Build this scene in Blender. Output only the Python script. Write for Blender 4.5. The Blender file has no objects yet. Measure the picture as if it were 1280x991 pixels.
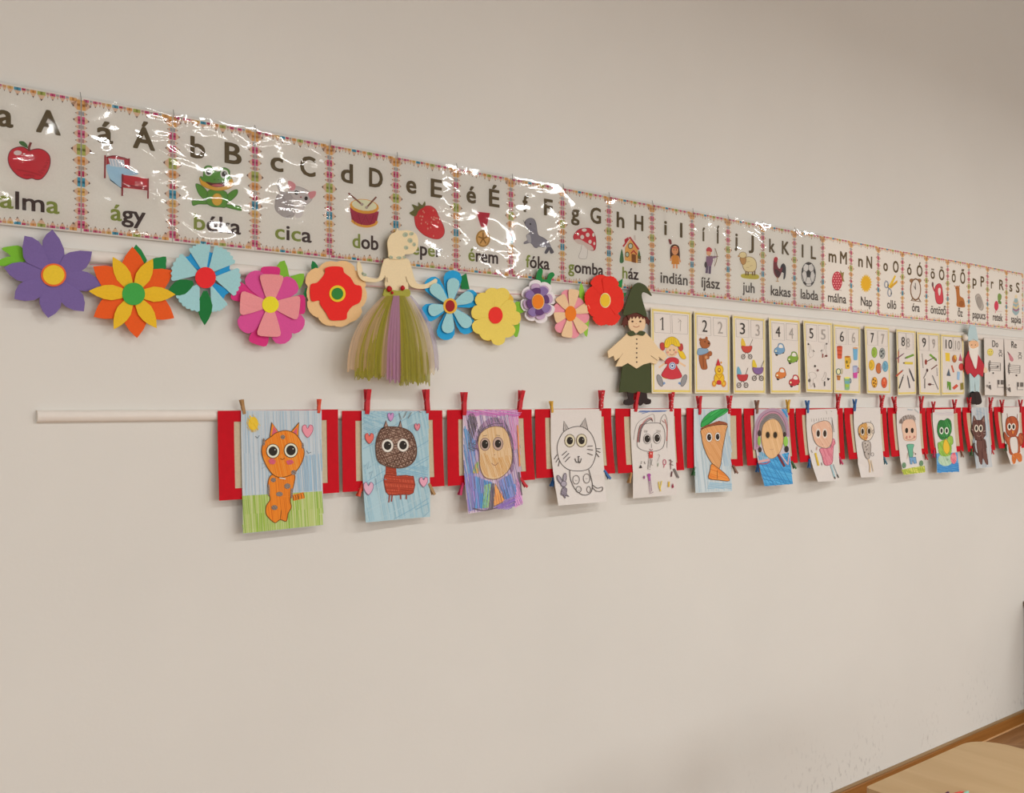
import bpy, bmesh, math, random
from mathutils import Vector, Matrix
from mathutils.geometry import tessellate_polygon

random.seed(7)
PI = math.pi
SC = bpy.context.scene
COL = SC.collection

# ------------------------------------------------------------------ camera
F, HX, HY = 1220.0, 640.0, 505.0          # focal length and horizon in pixels of the 1280x991 frame
_n = math.hypot(F, 1520.0)
FX, FY = F / _n, 1520.0 / _n              # view direction along / towards the picture wall (wall = plane y 0)
DIST, EYE = 2.277, 1.64                   # camera to wall, camera above floor
cam_d = bpy.data.cameras.new('camera')
cam = bpy.data.objects.new('camera', cam_d)
COL.objects.link(cam)
cam.location = (0, -DIST, EYE)
cam.rotation_euler = (PI / 2, 0, -math.atan2(FX, FY))
cam_d.sensor_fit = 'HORIZONTAL'
cam_d.sensor_width = 36
cam_d.lens = F / 1280 * 36
cam_d.shift_y = 9.5 / 1280
cam_d.clip_start = 0.02
SC.camera = cam

# ------------------------------------------------------------------ light
w = bpy.data.worlds.new('World')
SC.world = w
w.use_nodes = True
w.node_tree.nodes['Background'].inputs[0].default_value = (.82, .88, 1, 1)
w.node_tree.nodes['Background'].inputs[1].default_value = 1.0
ROOM = dict(x0=-2.6, x1=8.6, y0=-6.4, h=3.95)
WINDOWS = [(-1.3, 1.6), (1.55, 1.6), (4.4, 1.6), (7.0, 1.6)]   # centre along the wall, width
WIN_Z = (0.95, 2.55)
WIN_POWER = [52, 62, 90, 78]
for (wx, ww), pw in zip(WINDOWS, WIN_POWER):
    l = bpy.data.lights.new('window_daylight', 'AREA')
    l.shape = 'RECTANGLE'
    l.size, l.size_y = ww - .1, WIN_Z[1] - WIN_Z[0] - .1
    l.energy = pw
    l.color = (1.0, 1.0, .99)
    o = bpy.data.objects.new('window_daylight', l)
    COL.objects.link(o)
    o.location = (wx, ROOM['y0'] - .10, sum(WIN_Z) / 2)
    o.rotation_euler = Vector((0, 1, -.45)).to_track_quat('-Z', 'Y').to_euler()
# hanging lamps: housings are built with the room, their light comes out below
LAMPS = [(-.7, -2.6), (1.75, -2.6), (4.2, -2.6), (6.65, -2.6), (.5, -4.8), (3.0, -4.8), (5.5, -4.8)]
LAMP_Z, LAMP_L, LAMP_W, LAMP_POWER = 3.20, 1.20, .16, 46
for lx, ly in LAMPS:
    l = bpy.data.lights.new('lamp_light', 'AREA')
    l.shape = 'RECTANGLE'
    l.size, l.size_y = LAMP_L, LAMP_W
    l.energy = LAMP_POWER
    l.color = (1.0, .99, .965)
    o = bpy.data.objects.new('lamp_light', l)
    COL.objects.link(o)
    o.location = (lx, ly, LAMP_Z - .002)
vs = SC.view_settings
vs.view_transform = 'Standard'
vs.look = 'None'
vs.gamma = 1
vs.use_curve_mapping = False
vs.exposure = -0.88

# ------------------------------------------------------------------ pixel -> place
def hit(px, py, off=0.0):
    """where the sight line of a pixel meets the vertical plane `off` metres in front of the wall"""
    a = (px - HX) / F
    ry = FY - FX * a
    t = (DIST - off) / ry
    return ((FX + FY * a) * t, -off, EYE + (HY - py) / F * t)

def ground(px, py, z):
    t = (EYE - z) * F / (py - HY)
    a = (px - HX) / F
    return ((FX + FY * a) * t, -DIST + (FY - FX * a) * t, z)

def flat(off):
    return lambda px, py, e=0.0: hit(px, py, off + e)

def lin(h):
    h = h.lstrip('#')
    r = []
    for i in (0, 2, 4):
        c = int(h[i:i + 2], 16) / 255
        r.append(c / 12.92 if c <= .04045 else ((c + .055) / 1.055) ** 2.4)
    return r
GAIN = 1.30
def ink(h):
    return tuple(min(.88, c * GAIN) for c in lin(h)) + (1.0,)

# ------------------------------------------------------------------ materials
MATS = {}
def newmat(name):
    m = bpy.data.materials.new(name)
    m.use_nodes = True
    return m, m.node_tree.nodes, m.node_tree.links, m.node_tree.nodes['Principled BSDF']

def mat_plain(key, color, rough=.6, spec=.3, noise=.06, scale=40, bump=0, metal=0, coat=0):
    if key in MATS: return MATS[key]
    m, N, L, b = newmat(key)
    if len(color) == 3: color = tuple(color) + (1,)
    tc = N.new('ShaderNodeTexCoord')
    nz = N.new('ShaderNodeTexNoise'); nz.inputs['Scale'].default_value = scale; nz.inputs['Detail'].default_value = 4
    L.new(tc.outputs['Object'], nz.inputs['Vector'])
    mx = N.new('ShaderNodeMix'); mx.data_type = 'RGBA'; mx.blend_type = 'MULTIPLY'
    mx.inputs[0].default_value = 1
    mx.inputs[6].default_value = color
    mr = N.new('ShaderNodeMapRange')
    mr.inputs[1].default_value = .3; mr.inputs[2].default_value = .7
    mr.inputs[3].default_value = 1 - noise; mr.inputs[4].default_value = 1 + noise * .5
    L.new(nz.outputs[0], mr.inputs[0]); L.new(mr.outputs[0], mx.inputs[7])
    L.new(mx.outputs[2], b.inputs['Base Color'])
    b.inputs['Roughness'].default_value = rough
    b.inputs['Specular IOR Level'].default_value = spec
    b.inputs['Metallic'].default_value = metal
    if coat:
        b.inputs['Coat Weight'].default_value = coat; b.inputs['Coat Roughness'].default_value = .15
    if bump:
        bp = N.new('ShaderNodeBump'); bp.inputs['Strength'].default_value = bump; bp.inputs['Distance'].default_value = .002
        L.new(nz.outputs[0], bp.inputs['Height']); L.new(bp.outputs[0], b.inputs['Normal'])
    MATS[key] = m
    return m

def card(h, rough=.65):           # coloured craft paper
    return mat_plain('paper_' + h, ink(h), rough, .25, .05, 300, .05)

def mat_print():
    if 'print' in MATS: return MATS['print']
    m, N, L, b = newmat('printed_ink')
    at = N.new('ShaderNodeAttribute'); at.attribute_name = 'Col'
    tc = N.new('ShaderNodeTexCoord')
    nz = N.new('ShaderNodeTexNoise'); nz.inputs['Scale'].default_value = 500
    L.new(tc.outputs['Object'], nz.inputs['Vector'])
    mr = N.new('ShaderNodeMapRange'); mr.inputs[3].default_value = .92; mr.inputs[4].default_value = 1.06
    L.new(nz.outputs[0], mr.inputs[0])
    mx = N.new('ShaderNodeMix'); mx.data_type = 'RGBA'; mx.blend_type = 'MULTIPLY'; mx.inputs[0].default_value = 1
    L.new(at.outputs['Color'], mx.inputs[6]); L.new(mr.outputs[0], mx.inputs[7])
    L.new(mx.outputs[2], b.inputs['Base Color'])
    b.inputs['Roughness'].default_value = .6
    b.inputs['Specular IOR Level'].default_value = .2
    MATS['print'] = m
    return m

def mat_wall():
    m, N, L, b = newmat('wall_paint')
    tc = N.new('ShaderNodeTexCoord')
    sp = N.new('ShaderNodeSeparateXYZ'); L.new(tc.outputs['Object'], sp.inputs[0])
    n1 = N.new('ShaderNodeTexNoise'); n1.inputs['Scale'].default_value = 1.3; n1.inputs['Detail'].default_value = 5
    L.new(tc.outputs['Object'], n1.inputs['Vector'])
    r1 = N.new('ShaderNodeMapRange'); r1.inputs[1].default_value = .3; r1.inputs[2].default_value = .7
    r1.inputs[3].default_value = .97; r1.inputs[4].default_value = 1.02
    L.new(n1.outputs[0], r1.inputs[0])
    # scuffs: short slanting marks that gather low on the wall towards the far end
    mp = N.new('ShaderNodeMapping'); mp.inputs['Rotation'].default_value = (0, .6, 0); mp.inputs['Scale'].default_value = (52, 1, 30)
    L.new(tc.outputs['Object'], mp.inputs[0])
    n2 = N.new('ShaderNodeTexNoise'); n2.inputs['Scale'].default_value = 1.0; n2.inputs['Detail'].default_value = 3
    L.new(mp.outputs[0], n2.inputs['Vector'])
    t2 = N.new('ShaderNodeMapRange'); t2.inputs[1].default_value = .56; t2.inputs[2].default_value = .70
    L.new(n2.outputs[0], t2.inputs[0])
    n3 = N.new('ShaderNodeTexNoise'); n3.inputs['Scale'].default_value = 3.5
    L.new(tc.outputs['Object'], n3.inputs['Vector'])
    t3 = N.new('ShaderNodeMapRange'); t3.inputs[1].default_value = .44; t3.inputs[2].default_value = .60
    L.new(n3.outputs[0], t3.inputs[0])
    zl = N.new('ShaderNodeMapRange'); zl.inputs[1].default_value = .42; zl.inputs[2].default_value = .04
    L.new(sp.outputs[2], zl.inputs[0])
    xl = N.new('ShaderNodeMapRange'); xl.inputs[1].default_value = 2.5; xl.inputs[2].default_value = 3.6
    L.new(sp.outputs[0], xl.inputs[0])
    def mul(a, c):
        k = N.new('ShaderNodeMath'); k.operation = 'MULTIPLY'
        L.new(a, k.inputs[0])
        if isinstance(c, float): k.inputs[1].default_value = c
        else: L.new(c, k.inputs[1])
        return k.outputs[0]
    s = mul(mul(mul(t2.outputs[0], t3.outputs[0]), zl.outputs[0]), mul(xl.outputs[0], .55))
    mx = N.new('ShaderNodeMix'); mx.data_type = 'RGBA'; mx.blend_type = 'MULTIPLY'; mx.inputs[0].default_value = 1
    mx.inputs[6].default_value = (.758, .752, .708, 1)
    L.new(r1.outputs[0], mx.inputs[7])
    m2 = N.new('ShaderNodeMix'); m2.data_type = 'RGBA'
    L.new(s, m2.inputs[0]); L.new(mx.outputs[2], m2.inputs[6]); m2.inputs[7].default_value = (.30, .29, .28, 1)
    L.new(m2.outputs[2], b.inputs['Base Color'])
    b.inputs['Roughness'].default_value = .75
    b.inputs['Specular IOR Level'].default_value = .2
    nb = N.new('ShaderNodeTexNoise'); nb.inputs['Scale'].default_value = 90; nb.inputs['Detail'].default_value = 3
    L.new(tc.outputs['Object'], nb.inputs['Vector'])
    bp = N.new('ShaderNodeBump'); bp.inputs['Strength'].default_value = .08; bp.inputs['Distance'].default_value = .003
    L.new(nb.outputs[0], bp.inputs['Height']); L.new(bp.outputs[0], b.inputs['Normal'])
    return m

def mat_wood(key, c1, c2, scale=(3, 40, 40), rough=.45, coat=0.0, spec=.4):
    if key in MATS: return MATS[key]
    m, N, L, b = newmat(key)
    tc = N.new('ShaderNodeTexCoord')
    oi = N.new('ShaderNodeObjectInfo')
    ad = N.new('ShaderNodeVectorMath'); ad.operation = 'ADD'
    L.new(tc.outputs['Object'], ad.inputs[0]); L.new(oi.outputs['Random'], ad.inputs[1])
    mp = N.new('ShaderNodeMapping'); mp.inputs['Scale'].default_value = scale
    L.new(ad.outputs[0], mp.inputs[0])
    nz = N.new('ShaderNodeTexNoise'); nz.inputs['Scale'].default_value = 1; nz.inputs['Detail'].default_value = 6; nz.inputs['Distortion'].default_value = .6
    L.new(mp.outputs[0], nz.inputs['Vector'])
    cr = N.new('ShaderNodeValToRGB')
    cr.color_ramp.elements[0].position = .3; cr.color_ramp.elements[0].color = tuple(c1) + (1,)
    cr.color_ramp.elements[1].position = .72; cr.color_ramp.elements[1].color = tuple(c2) + (1,)
    L.new(nz.outputs[0], cr.inputs[0])
    hs = N.new('ShaderNodeHueSaturation')
    mr = N.new('ShaderNodeMapRange'); mr.inputs[3].default_value = .82; mr.inputs[4].default_value = 1.15
    L.new(oi.outputs['Random'], mr.inputs[0]); L.new(mr.outputs[0], hs.inputs['Value'])
    L.new(cr.outputs[0], hs.inputs['Color']); L.new(hs.outputs[0], b.inputs['Base Color'])
    b.inputs['Roughness'].default_value = rough
    b.inputs['Specular IOR Level'].default_value = spec
    b.inputs['Coat Weight'].default_value = coat
    MATS[key] = m
    return m

def mat_film():
    """clear crinkled laminating film: almost invisible except where it mirrors the windows"""
    if 'film' in MATS: return MATS['film']
    m, N, L, b = newmat('clear_film')
    N.remove(b)
    out = N['Material Output']
    tr = N.new('ShaderNodeBsdfTransparent'); tr.inputs[0].default_value = (1, 1, 1, 1)
    gl = N.new('ShaderNodeBsdfGlossy'); gl.inputs['Roughness'].default_value = .05
    fr = N.new('ShaderNodeFresnel'); fr.inputs['IOR'].default_value = 1.7
    ge = N.new('ShaderNodeNewGeometry')
    mp = N.new('ShaderNodeMapping'); mp.inputs['Scale'].default_value = (1, 1, 1.6); mp.inputs['Rotation'].default_value = (0, .35, 0)
    L.new(ge.outputs['Position'], mp.inputs[0])
    n1 = N.new('ShaderNodeTexNoise'); n1.inputs['Scale'].default_value = 7; n1.inputs['Detail'].default_value = 1.6; n1.inputs['Distortion'].default_value = 1.0
    L.new(mp.outputs[0], n1.inputs['Vector'])
    bp = N.new('ShaderNodeBump'); bp.inputs['Strength'].default_value = 1.0; bp.inputs['Distance'].default_value = .0055
    n2 = N.new('ShaderNodeTexNoise'); n2.inputs['Scale'].default_value = 3.1; n2.inputs['Detail'].default_value = 1
    L.new(ge.outputs['Position'], n2.inputs['Vector'])
    r2 = N.new('ShaderNodeMapRange'); r2.inputs[1].default_value = .40; r2.inputs[2].default_value = .62; r2.inputs[3].default_value = .12
    L.new(n2.outputs[0], r2.inputs[0])
    mu = N.new('ShaderNodeMath'); mu.operation = 'MULTIPLY'
    L.new(n1.outputs[0], mu.inputs[0]); L.new(r2.outputs[0], mu.inputs[1])
    L.new(mu.outputs[0], bp.inputs['Height'])
    L.new(bp.outputs[0], gl.inputs['Normal']); L.new(bp.outputs[0], fr.inputs['Normal'])
    ms = N.new('ShaderNodeMixShader')
    L.new(fr.outputs[0], ms.inputs[0]); L.new(tr.outputs[0], ms.inputs[1]); L.new(gl.outputs[0], ms.inputs[2])
    L.new(ms.outputs[0], out.inputs[0])
    MATS['film'] = m
    return m

def mat_tulle(h, alpha):
    key = 'tulle_' + h
    if key in MATS: return MATS[key]
    m, N, L, b = newmat(key)
    N.remove(b)
    out = N['Material Output']
    tr = N.new('ShaderNodeBsdfTransparent')
    df = N.new('ShaderNodeBsdfDiffuse'); df.inputs[0].default_value = ink(h)
    tl = N.new('ShaderNodeBsdfTranslucent'); tl.inputs[0].default_value = ink(h)
    m1 = N.new('ShaderNodeMixShader'); m1.inputs[0].default_value = .3
    L.new(df.outputs[0], m1.inputs[1]); L.new(tl.outputs[0], m1.inputs[2])
    at = N.new('ShaderNodeAttribute'); at.attribute_name = 'fold'
    nz = N.new('ShaderNodeTexNoise'); nz.inputs['Scale'].default_value = 1; nz.inputs['Detail'].default_value = 5
    mp = N.new('ShaderNodeMapping'); mp.inputs['Scale'].default_value = (16, 1.6, 1)
    L.new(at.outputs['Vector'], mp.inputs[0]); L.new(mp.outputs[0], nz.inputs['Vector'])
    mr = N.new('ShaderNodeMapRange'); mr.inputs[1].default_value = .3; mr.inputs[2].default_value = .7
    mr.inputs[3].default_value = alpha - .18; mr.inputs[4].default_value = min(1, alpha + .18)
    L.new(nz.outputs[0], mr.inputs[0])
    m2 = N.new('ShaderNodeMixShader')
    L.new(mr.outputs[0], m2.inputs[0]); L.new(tr.outputs[0], m2.inputs[1]); L.new(m1.outputs[0], m2.inputs[2])
    L.new(m2.outputs[0], out.inputs[0])
    MATS[key] = m
    return m

# ------------------------------------------------------------------ objects
def link(name, me, mat, parent=None):
    o = bpy.data.objects.new(name, me)
    COL.objects.link(o)
    if mat is not None and not me.materials: me.materials.append(mat)
    if parent is not None: o.parent = parent
    return o

def mk(name, verts, faces, mat, parent=None, origin=None, cols=None, smooth=False):
    """mesh object from world-space verts; origin = world place of the thing's own origin"""
    if origin is None:
        origin = Vector(parent['_o']) if parent is not None else Vector((0, 0, 0))
    origin = Vector(origin)
    me = bpy.data.meshes.new(name)
    me.from_pydata([tuple(Vector(v) - origin) for v in verts], [], faces)
    if cols is not None:
        ca = me.color_attributes.new('Col', 'FLOAT_COLOR', 'CORNER')
        buf = []
        for p, c in zip(me.polygons, cols):
            buf.extend(list(c) * p.loop_total)
        ca.data.foreach_set('color', buf)
    if smooth: me.polygons.foreach_set('use_smooth', [True] * len(me.polygons))
    me.update()
    o = link(name, me, mat, parent)
    if parent is None:
        o.location = origin
        o['_o'] = tuple(origin)
    else:
        o['_o'] = tuple(origin)
    return o

def root(name, origin):
    o = bpy.data.objects.new(name, None)
    o.empty_display_size = .05
    COL.objects.link(o)
    o.location = origin
    o['_o'] = tuple(origin)
    return o

def tag(o, label, cat, group=None):
    o['label'] = label
    o['category'] = cat
    if group: o['group'] = group
    return o

def structure(o, label=None):
    o['kind'] = 'structure'
    if label: o['label'] = label
    return o

def box_geo(x0, x1, y0, y1, z0, z1):
    v = [(x, y, z) for x in (x0, x1) for y in (y0, y1) for z in (z0, z1)]
    f = [(0, 1, 3, 2), (4, 6, 7, 5), (0, 4, 5, 1), (2, 3, 7, 6), (0, 2, 6, 4), (1, 5, 7, 3)]
    return v, f

def box(name, b, mat, parent=None, origin=None):
    v, f = box_geo(*b)
    return mk(name, v, f, mat, parent, origin)

# ------------------------------------------------------------------ 2-D outlines (pixel space of a crop)
def smooth(pts, n=5, closed=True):
    P = [Vector((p[0], p[1])) for p in pts]
    out = []
    m = len(P)
    rng = range(m) if closed else range(m - 1)
    for i in rng:
        if closed: a, b, c, d = P[i - 1], P[i], P[(i + 1) % m], P[(i + 2) % m]
        else: a, b, c, d = P[max(i - 1, 0)], P[i], P[i + 1], P[min(i + 2, m - 1)]
        for k in range(n):
            t = k / n
            out.append(.5 * ((2 * b) + (c - a) * t + (2 * a - 5 * b + 4 * c - d) * t * t + (3 * b - a - 3 * c + d) * t ** 3))
    if not closed: out.append(P[-1])
    return [(p.x, p.y) for p in out]

def ell(cx, cy, rx, ry=None, n=18, rot=0):
    ry = rx if ry is None else ry
    c, s = math.cos(rot), math.sin(rot)
    r = []
    for i in range(n):
        a = 2 * PI * i / n
        x, y = rx * math.cos(a), ry * math.sin(a)
        r.append((cx + x * c - y * s, cy + x * s + y * c))
    return r

def strip(pts, w):
    """two-sided outline quads along a polyline"""
    P = [Vector((p[0], p[1])) for p in pts]
    L, R = [], []
    for i, p in enumerate(P):
        d = (P[min(i + 1, len(P) - 1)] - P[max(i - 1, 0)])
        if d.length < 1e-9: d = Vector((1, 0))
        d.normalize()
        nrm = Vector((-d.y, d.x)) * (w / 2)
        L.append(p + nrm); R.append(p - nrm)
    return [[(L[i].x, L[i].y), (L[i + 1].x, L[i + 1].y), (R[i + 1].x, R[i + 1].y), (R[i].x, R[i].y)] for i in range(len(P) - 1)]

def scan(poly, ang, spacing, jit=.25):
    """hatch segments across a polygon"""
    c, s = math.cos(-ang), math.sin(-ang)
    Q = [(x * c - y * s, x * s + y * c) for x, y in poly]
    ys = [q[1] for q in Q]
    y = min(ys) + spacing * .5
    c2, s2 = math.cos(ang), math.sin(ang)
    segs = []
    while y < max(ys):
        yy = y + random.uniform(-jit, jit) * spacing
        xs = []
        for i in range(len(Q)):
            (x1, y1), (x2, y2) = Q[i - 1], Q[i]
            if (y1 > yy) != (y2 > yy):
                xs.append(x1 + (yy - y1) / (y2 - y1) * (x2 - x1))
        xs.sort()
        for k in range(0, len(xs) - 1, 2):
            a, b = xs[k], xs[k + 1]
            g = (b - a)
            if g < spacing * .6: continue
            sl = random.uniform(-.3, .3) * spacing
            segs.append([(p * c2 - q * s2, p * s2 + q * c2) for p, q in ((a, yy - sl), ((a + b) / 2, yy + random.uniform(-.3, .3) * spacing), (b, yy + sl))])
        y += spacing
    return segs

class Art:
    """flat print / crayon work: coloured outlines in crop pixels laid on a surface"""
    def __init__(s, crop, surf, cut=None):
        s.x0, s.y0, s.k = crop
        s.surf, s.cut = surf, cut
        s.items = []
        s.lay = 0.0
        s.breaks = []
        s.bias = 6e-4 if cut else 2e-4
    def step(s, d=5e-5): s.lay += d
    def poly(s, pts, h, d=5e-5):
        s.step(d)
        s.items.append((list(pts), ink(h), s.lay))
        return s
    def blob(s, pts, h, n=4): return s.poly(smooth(pts, n), h)
    def oval(s, cx, cy, rx, ry, h, rot=0, n=16): return s.poly(ell(cx, cy, rx, ry, n, rot), h)
    def line(s, pts, w, h, sm=False, d=5e-5):
        if sm: pts = smooth(pts, 4, False)
        s.step(d)
        for q in strip(pts, w): s.items.append((q, ink(h), s.lay))
        return s
    def loop(s, pts, w, h, sm=False):
        if sm: pts = smooth(pts, 4)
        return s.line(list(pts) + [pts[0], pts[1]], w, h)
    def ring(s, cx, cy, rx, ry, w, h): return s.loop(ell(cx, cy, rx, ry, 16), w, h)
    def shape(s, pts, h, oh=None, w=3, n=4):
        p = smooth(pts, n)
        s.poly(p, h)
        if oh: s.loop(p, w, oh)
        return s
    def hatch(s, poly, ang, sp, w, hs, keep=1.0):
        if isinstance(hs, str): hs = [hs]
        for sg in scan(poly, math.radians(ang), sp):
            if random.random() > keep: continue
            s.step(7e-6)
            for q in strip(sg, w * random.uniform(.7, 1.25)): s.items.append((q, ink(random.choice(hs)), s.lay))
        return s
    def split(s):
        s.breaks.append(len(s.items)); return s
    def build(s, name, parent):
        if s.breaks:                       # each separate picture is a part of its own
            its, br = s.items, [0] + s.breaks + [len(s.items)]
            s.breaks = []
            for p, q in zip(br, br[1:]):
                if q > p: s.items = its[p:q]; o = s.build(name, parent)
            return o
        V, Fc, C = [], [], []
        for pts, c, lay in s.items:
            P = [(s.x0 + p[0] / s.k, s.y0 + p[1] / s.k) for p in pts]
            if len(P) <= 4 and not s.cut: tris = [tuple(range(len(P)))]
            else: tris = tessellate_polygon([[Vector((p[0], p[1], 0)) for p in P]])
            for t in tris:
                pl = [P[i] for i in t]
                parts = [pl]
                if s.cut:
                    ymin, ymax = min(p[1] for p in pl), max(p[1] for p in pl)
                    xmin, xmax = min(p[0] for p in pl), max(p[0] for p in pl)
                    for ax, lo, hi, cs in ((1, ymin, ymax, s.cut[0]), (0, xmin, xmax, s.cut[1])):
                        for yc in cs:
                            if lo < yc < hi:
                                nw = []
                                for q in parts:
                                    if max(p[ax] for p in q) <= yc or min(p[ax] for p in q) >= yc: nw.append(q); continue
                                    a = clip(q, yc, 1, ax); b = clip(q, yc, -1, ax)
                                    if len(a) > 2: nw.append(a)
                                    if len(b) > 2: nw.append(b)
                                parts = nw
                for q in parts:
                    i0 = len(V)
                    for p in q: V.append(s.surf(p[0], p[1], lay + s.bias))
                    # keep faces turned to the room
                    a, b, c3 = (Vector(V[i0 + j]) for j in range(3))
                    idx = list(range(i0, i0 + len(q)))
                    if (b - a).cross(c3 - a).y > 0: idx.reverse()
                    Fc.append(idx); C.append(c)
        return mk(name, V, Fc, mat_print(), parent, cols=C)

def clip(poly, yc, sgn, ax=1):
    out = []
    for i in range(len(poly)):
        p, q = poly[i - 1], poly[i]
        dp, dq = (p[ax] - yc) * sgn, (q[ax] - yc) * sgn
        if (dp >= 0) != (dq >= 0):
            t = dp / (dp - dq)
            out.append((p[0] + (q[0] - p[0]) * t, p[1] + (q[1] - p[1]) * t))
        if dq >= 0: out.append(q)
    return out

def plate(name, pts, crop, surf, mat, parent, th=.0009, e=0.0, origin=None):
    """a cut-out of some thickness whose outline is given in crop pixels"""
    x0, y0, k = crop
    P = [(x0 + p[0] / k, y0 + p[1] / k) for p in pts]
    n = len(P)
    tris = tessellate_polygon([[Vector((p[0], p[1], 0)) for p in P]])
    V = [surf(p[0], p[1], e + th) for p in P] 
    V += [(v[0], v[1] + th, v[2]) for v in V]
    Fc = []
    area = sum(P[i - 1][0] * P[i][1] - P[i][0] * P[i - 1][1] for i in range(n))
    for t in tris:
        a, b, c = (Vector(V[i]) for i in t)
        t = list(t)
        if (b - a).cross(c - a).y > 0: t.reverse()
        Fc.append(t); Fc.append([i + n for i in reversed(t)])
    for i in range(n):
        j = (i + 1) % n
        q = [i, j, j + n, i + n]
        Fc.append(q if area < 0 else list(reversed(q)))
    return mk(name, V, Fc, mat, parent, origin)

class Sheet:
    """a hanging sheet traced by its four pixel corners; its foot may stand off the wall"""
    def __init__(s, crop, tl, tr, br, bl, base, v0=.45, pw=1.6, lim=(-.010, .060)):
        x0, y0, k = crop
        T = lambda p: (x0 + p[0] / k, y0 + p[1] / k)
        s.tl, s.tr, s.br, s.bl = map(T, (tl, tr, br, bl))
        s.base, s.v0, s.pw = base, v0, pw
        a, b = hit(*s.tl, base), hit(*s.tr, base)
        s.Xl, s.Xr = a[0], b[0]
        def solve(p, X):
            lo, hi = base + lim[0], base + lim[1]
            for _ in range(40):
                m = (lo + hi) / 2
                if hit(*p, m)[0] > X: lo = m
                else: hi = m
            return (lo + hi) / 2 - base
        s.cl, s.cr = solve(s.bl, s.Xl), solve(s.br, s.Xr)
        d, c = hit(*s.bl, base + s.cl), hit(*s.br, base + s.cr)
        s.zt = (a[2], b[2]); s.zb = (d[2], c[2])
    under = None
    def off(s, u, v):
        g = max(0, (v - s.v0) / (1 - s.v0)) ** s.pw
        u = min(1.2, max(-.2, u))
        o = s.base + (s.cl * (1 - u) + s.cr * u) * g
        if s.under is not None:       # lies on the frame behind it
            f = s.under
            X = s.Xl + (s.Xr - s.Xl) * u
            zt = s.zt[0] * (1 - u) + s.zt[1] * u; zb = s.zb[0] * (1 - u) + s.zb[1] * u
            z = zt + (zb - zt) * v
            fu = (X - f.Xl) / (f.Xr - f.Xl)
            ft = f.zt[0] * (1 - fu) + f.zt[1] * fu; fb = f.zb[0] * (1 - fu) + f.zb[1] * fu
            fv = min(1.0, max(0.0, (ft - z) / (ft - fb)))
            o = max(o, f.off(fu, fv) + .0030)
        return o
    def at(s, u, v, e=0.0):
        zt = s.zt[0] * (1 - u) + s.zt[1] * u
        zb = s.zb[0] * (1 - u) + s.zb[1] * u
        return (s.Xl + (s.Xr - s.Xl) * u, -(s.off(u, v) + e), zt + (zb - zt) * v)
    def __call__(s, px, py, e=0.0):
        o = s.base
        for _ in range(6):
            X, y, z = hit(px, py, o + e)
            u = (X - s.Xl) / (s.Xr - s.Xl)
            zt = s.zt[0] * (1 - u) + s.zt[1] * u
            zb = s.zb[0] * (1 - u) + s.zb[1] * u
            v = min(1.05, max(-.05, (zt - z) / (zt - zb)))
            o = s.off(u, v)
        return (X, -(o + e), z)
    def cuts(s, n=44):
        y0, y1 = min(s.tl[1], s.tr[1]), max(s.bl[1], s.br[1])
        x0, x1 = min(s.tl[0], s.bl[0]), max(s.tr[0], s.br[0])
        return [y0 + (y1 - y0) * i / n for i in range(3, n)], [x0 + (x1 - x0) * i / 12 for i in range(1, 12)]
    def grid(s, rects, nv=14, th=.0005, mu=3):
        """closed thin sheet made of u,v rectangles"""
        V, Fc = [], []
        for (u0, u1, v0, v1) in rects:
            n = max(1, round(nv * (v1 - v0)))
            for side in (0, 1):
                for j in range(n + 1):
                    for i in range(mu + 1):
                        p = s.at(u0 + (u1 - u0) * i / mu, v0 + (v1 - v0) * j / n)
                        V.append((p[0], p[1] + side * th, p[2]))
            b0 = len(V) - 2 * (n + 1) * (mu + 1); off = (n + 1) * (mu + 1); W = mu + 1
            for j in range(n):
                for i in range(mu):
                    a = b0 + j * W + i
                    Fc.append((a, a + W, a + W + 1, a + 1)); Fc.append((a + off, a + 1 + off, a + W + 1 + off, a + W + off))
            for j in range(n):
                a = b0 + j * W; Fc.append((a, a + off, a + W + off, a + W))
                a = b0 + j * W + mu; Fc.append((a, a + W, a + W + off, a + off))
            for i in range(mu):
                a = b0 + i; Fc.append((a, a + 1, a + 1 + off, a + off))
                a = b0 + n * W + i; Fc.append((a, a + off, a + 1 + off, a + 1))
        return V, Fc

# ------------------------------------------------------------------ lettering (built-in font, made into flat meshes)
TXT = {}
def prefetch(items):
    tmp = []
    dm = [mat_plain('ink_a', (0, 0, 0)), mat_plain('ink_b', (.2, .2, .2))]
    for key in items:
        body, bold, marks = key
        if key in TXT: continue
        cu = bpy.data.curves.new('lettering', 'FONT')
        cu.body = body; cu.size = 1; cu.resolution_u = 3; cu.dimensions = '2D'; cu.fill_mode = 'BOTH'
        for m in dm: cu.materials.append(m)
        for i, ch in enumerate(body):
            cu.body_format[i].material_index = 1 if i in marks else 0
        o = bpy.data.objects.new('lettering', cu); COL.objects.link(o)
        tmp.append((key, o, cu))
    dg = bpy.context.evaluated_depsgraph_get()
    for key, o, cu in tmp:
        me = bpy.data.meshes.new_from_object(o.evaluated_get(dg))
        TXT[key] = ([tuple(v.co) for v in me.vertices], [list(p.vertices) for p in me.polygons], [p.material_index for p in me.polygons])
        bpy.data.meshes.remove(me)
    for key, o, cu in tmp:
        bpy.data.objects.remove(o); bpy.data.curves.remove(cu)

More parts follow.
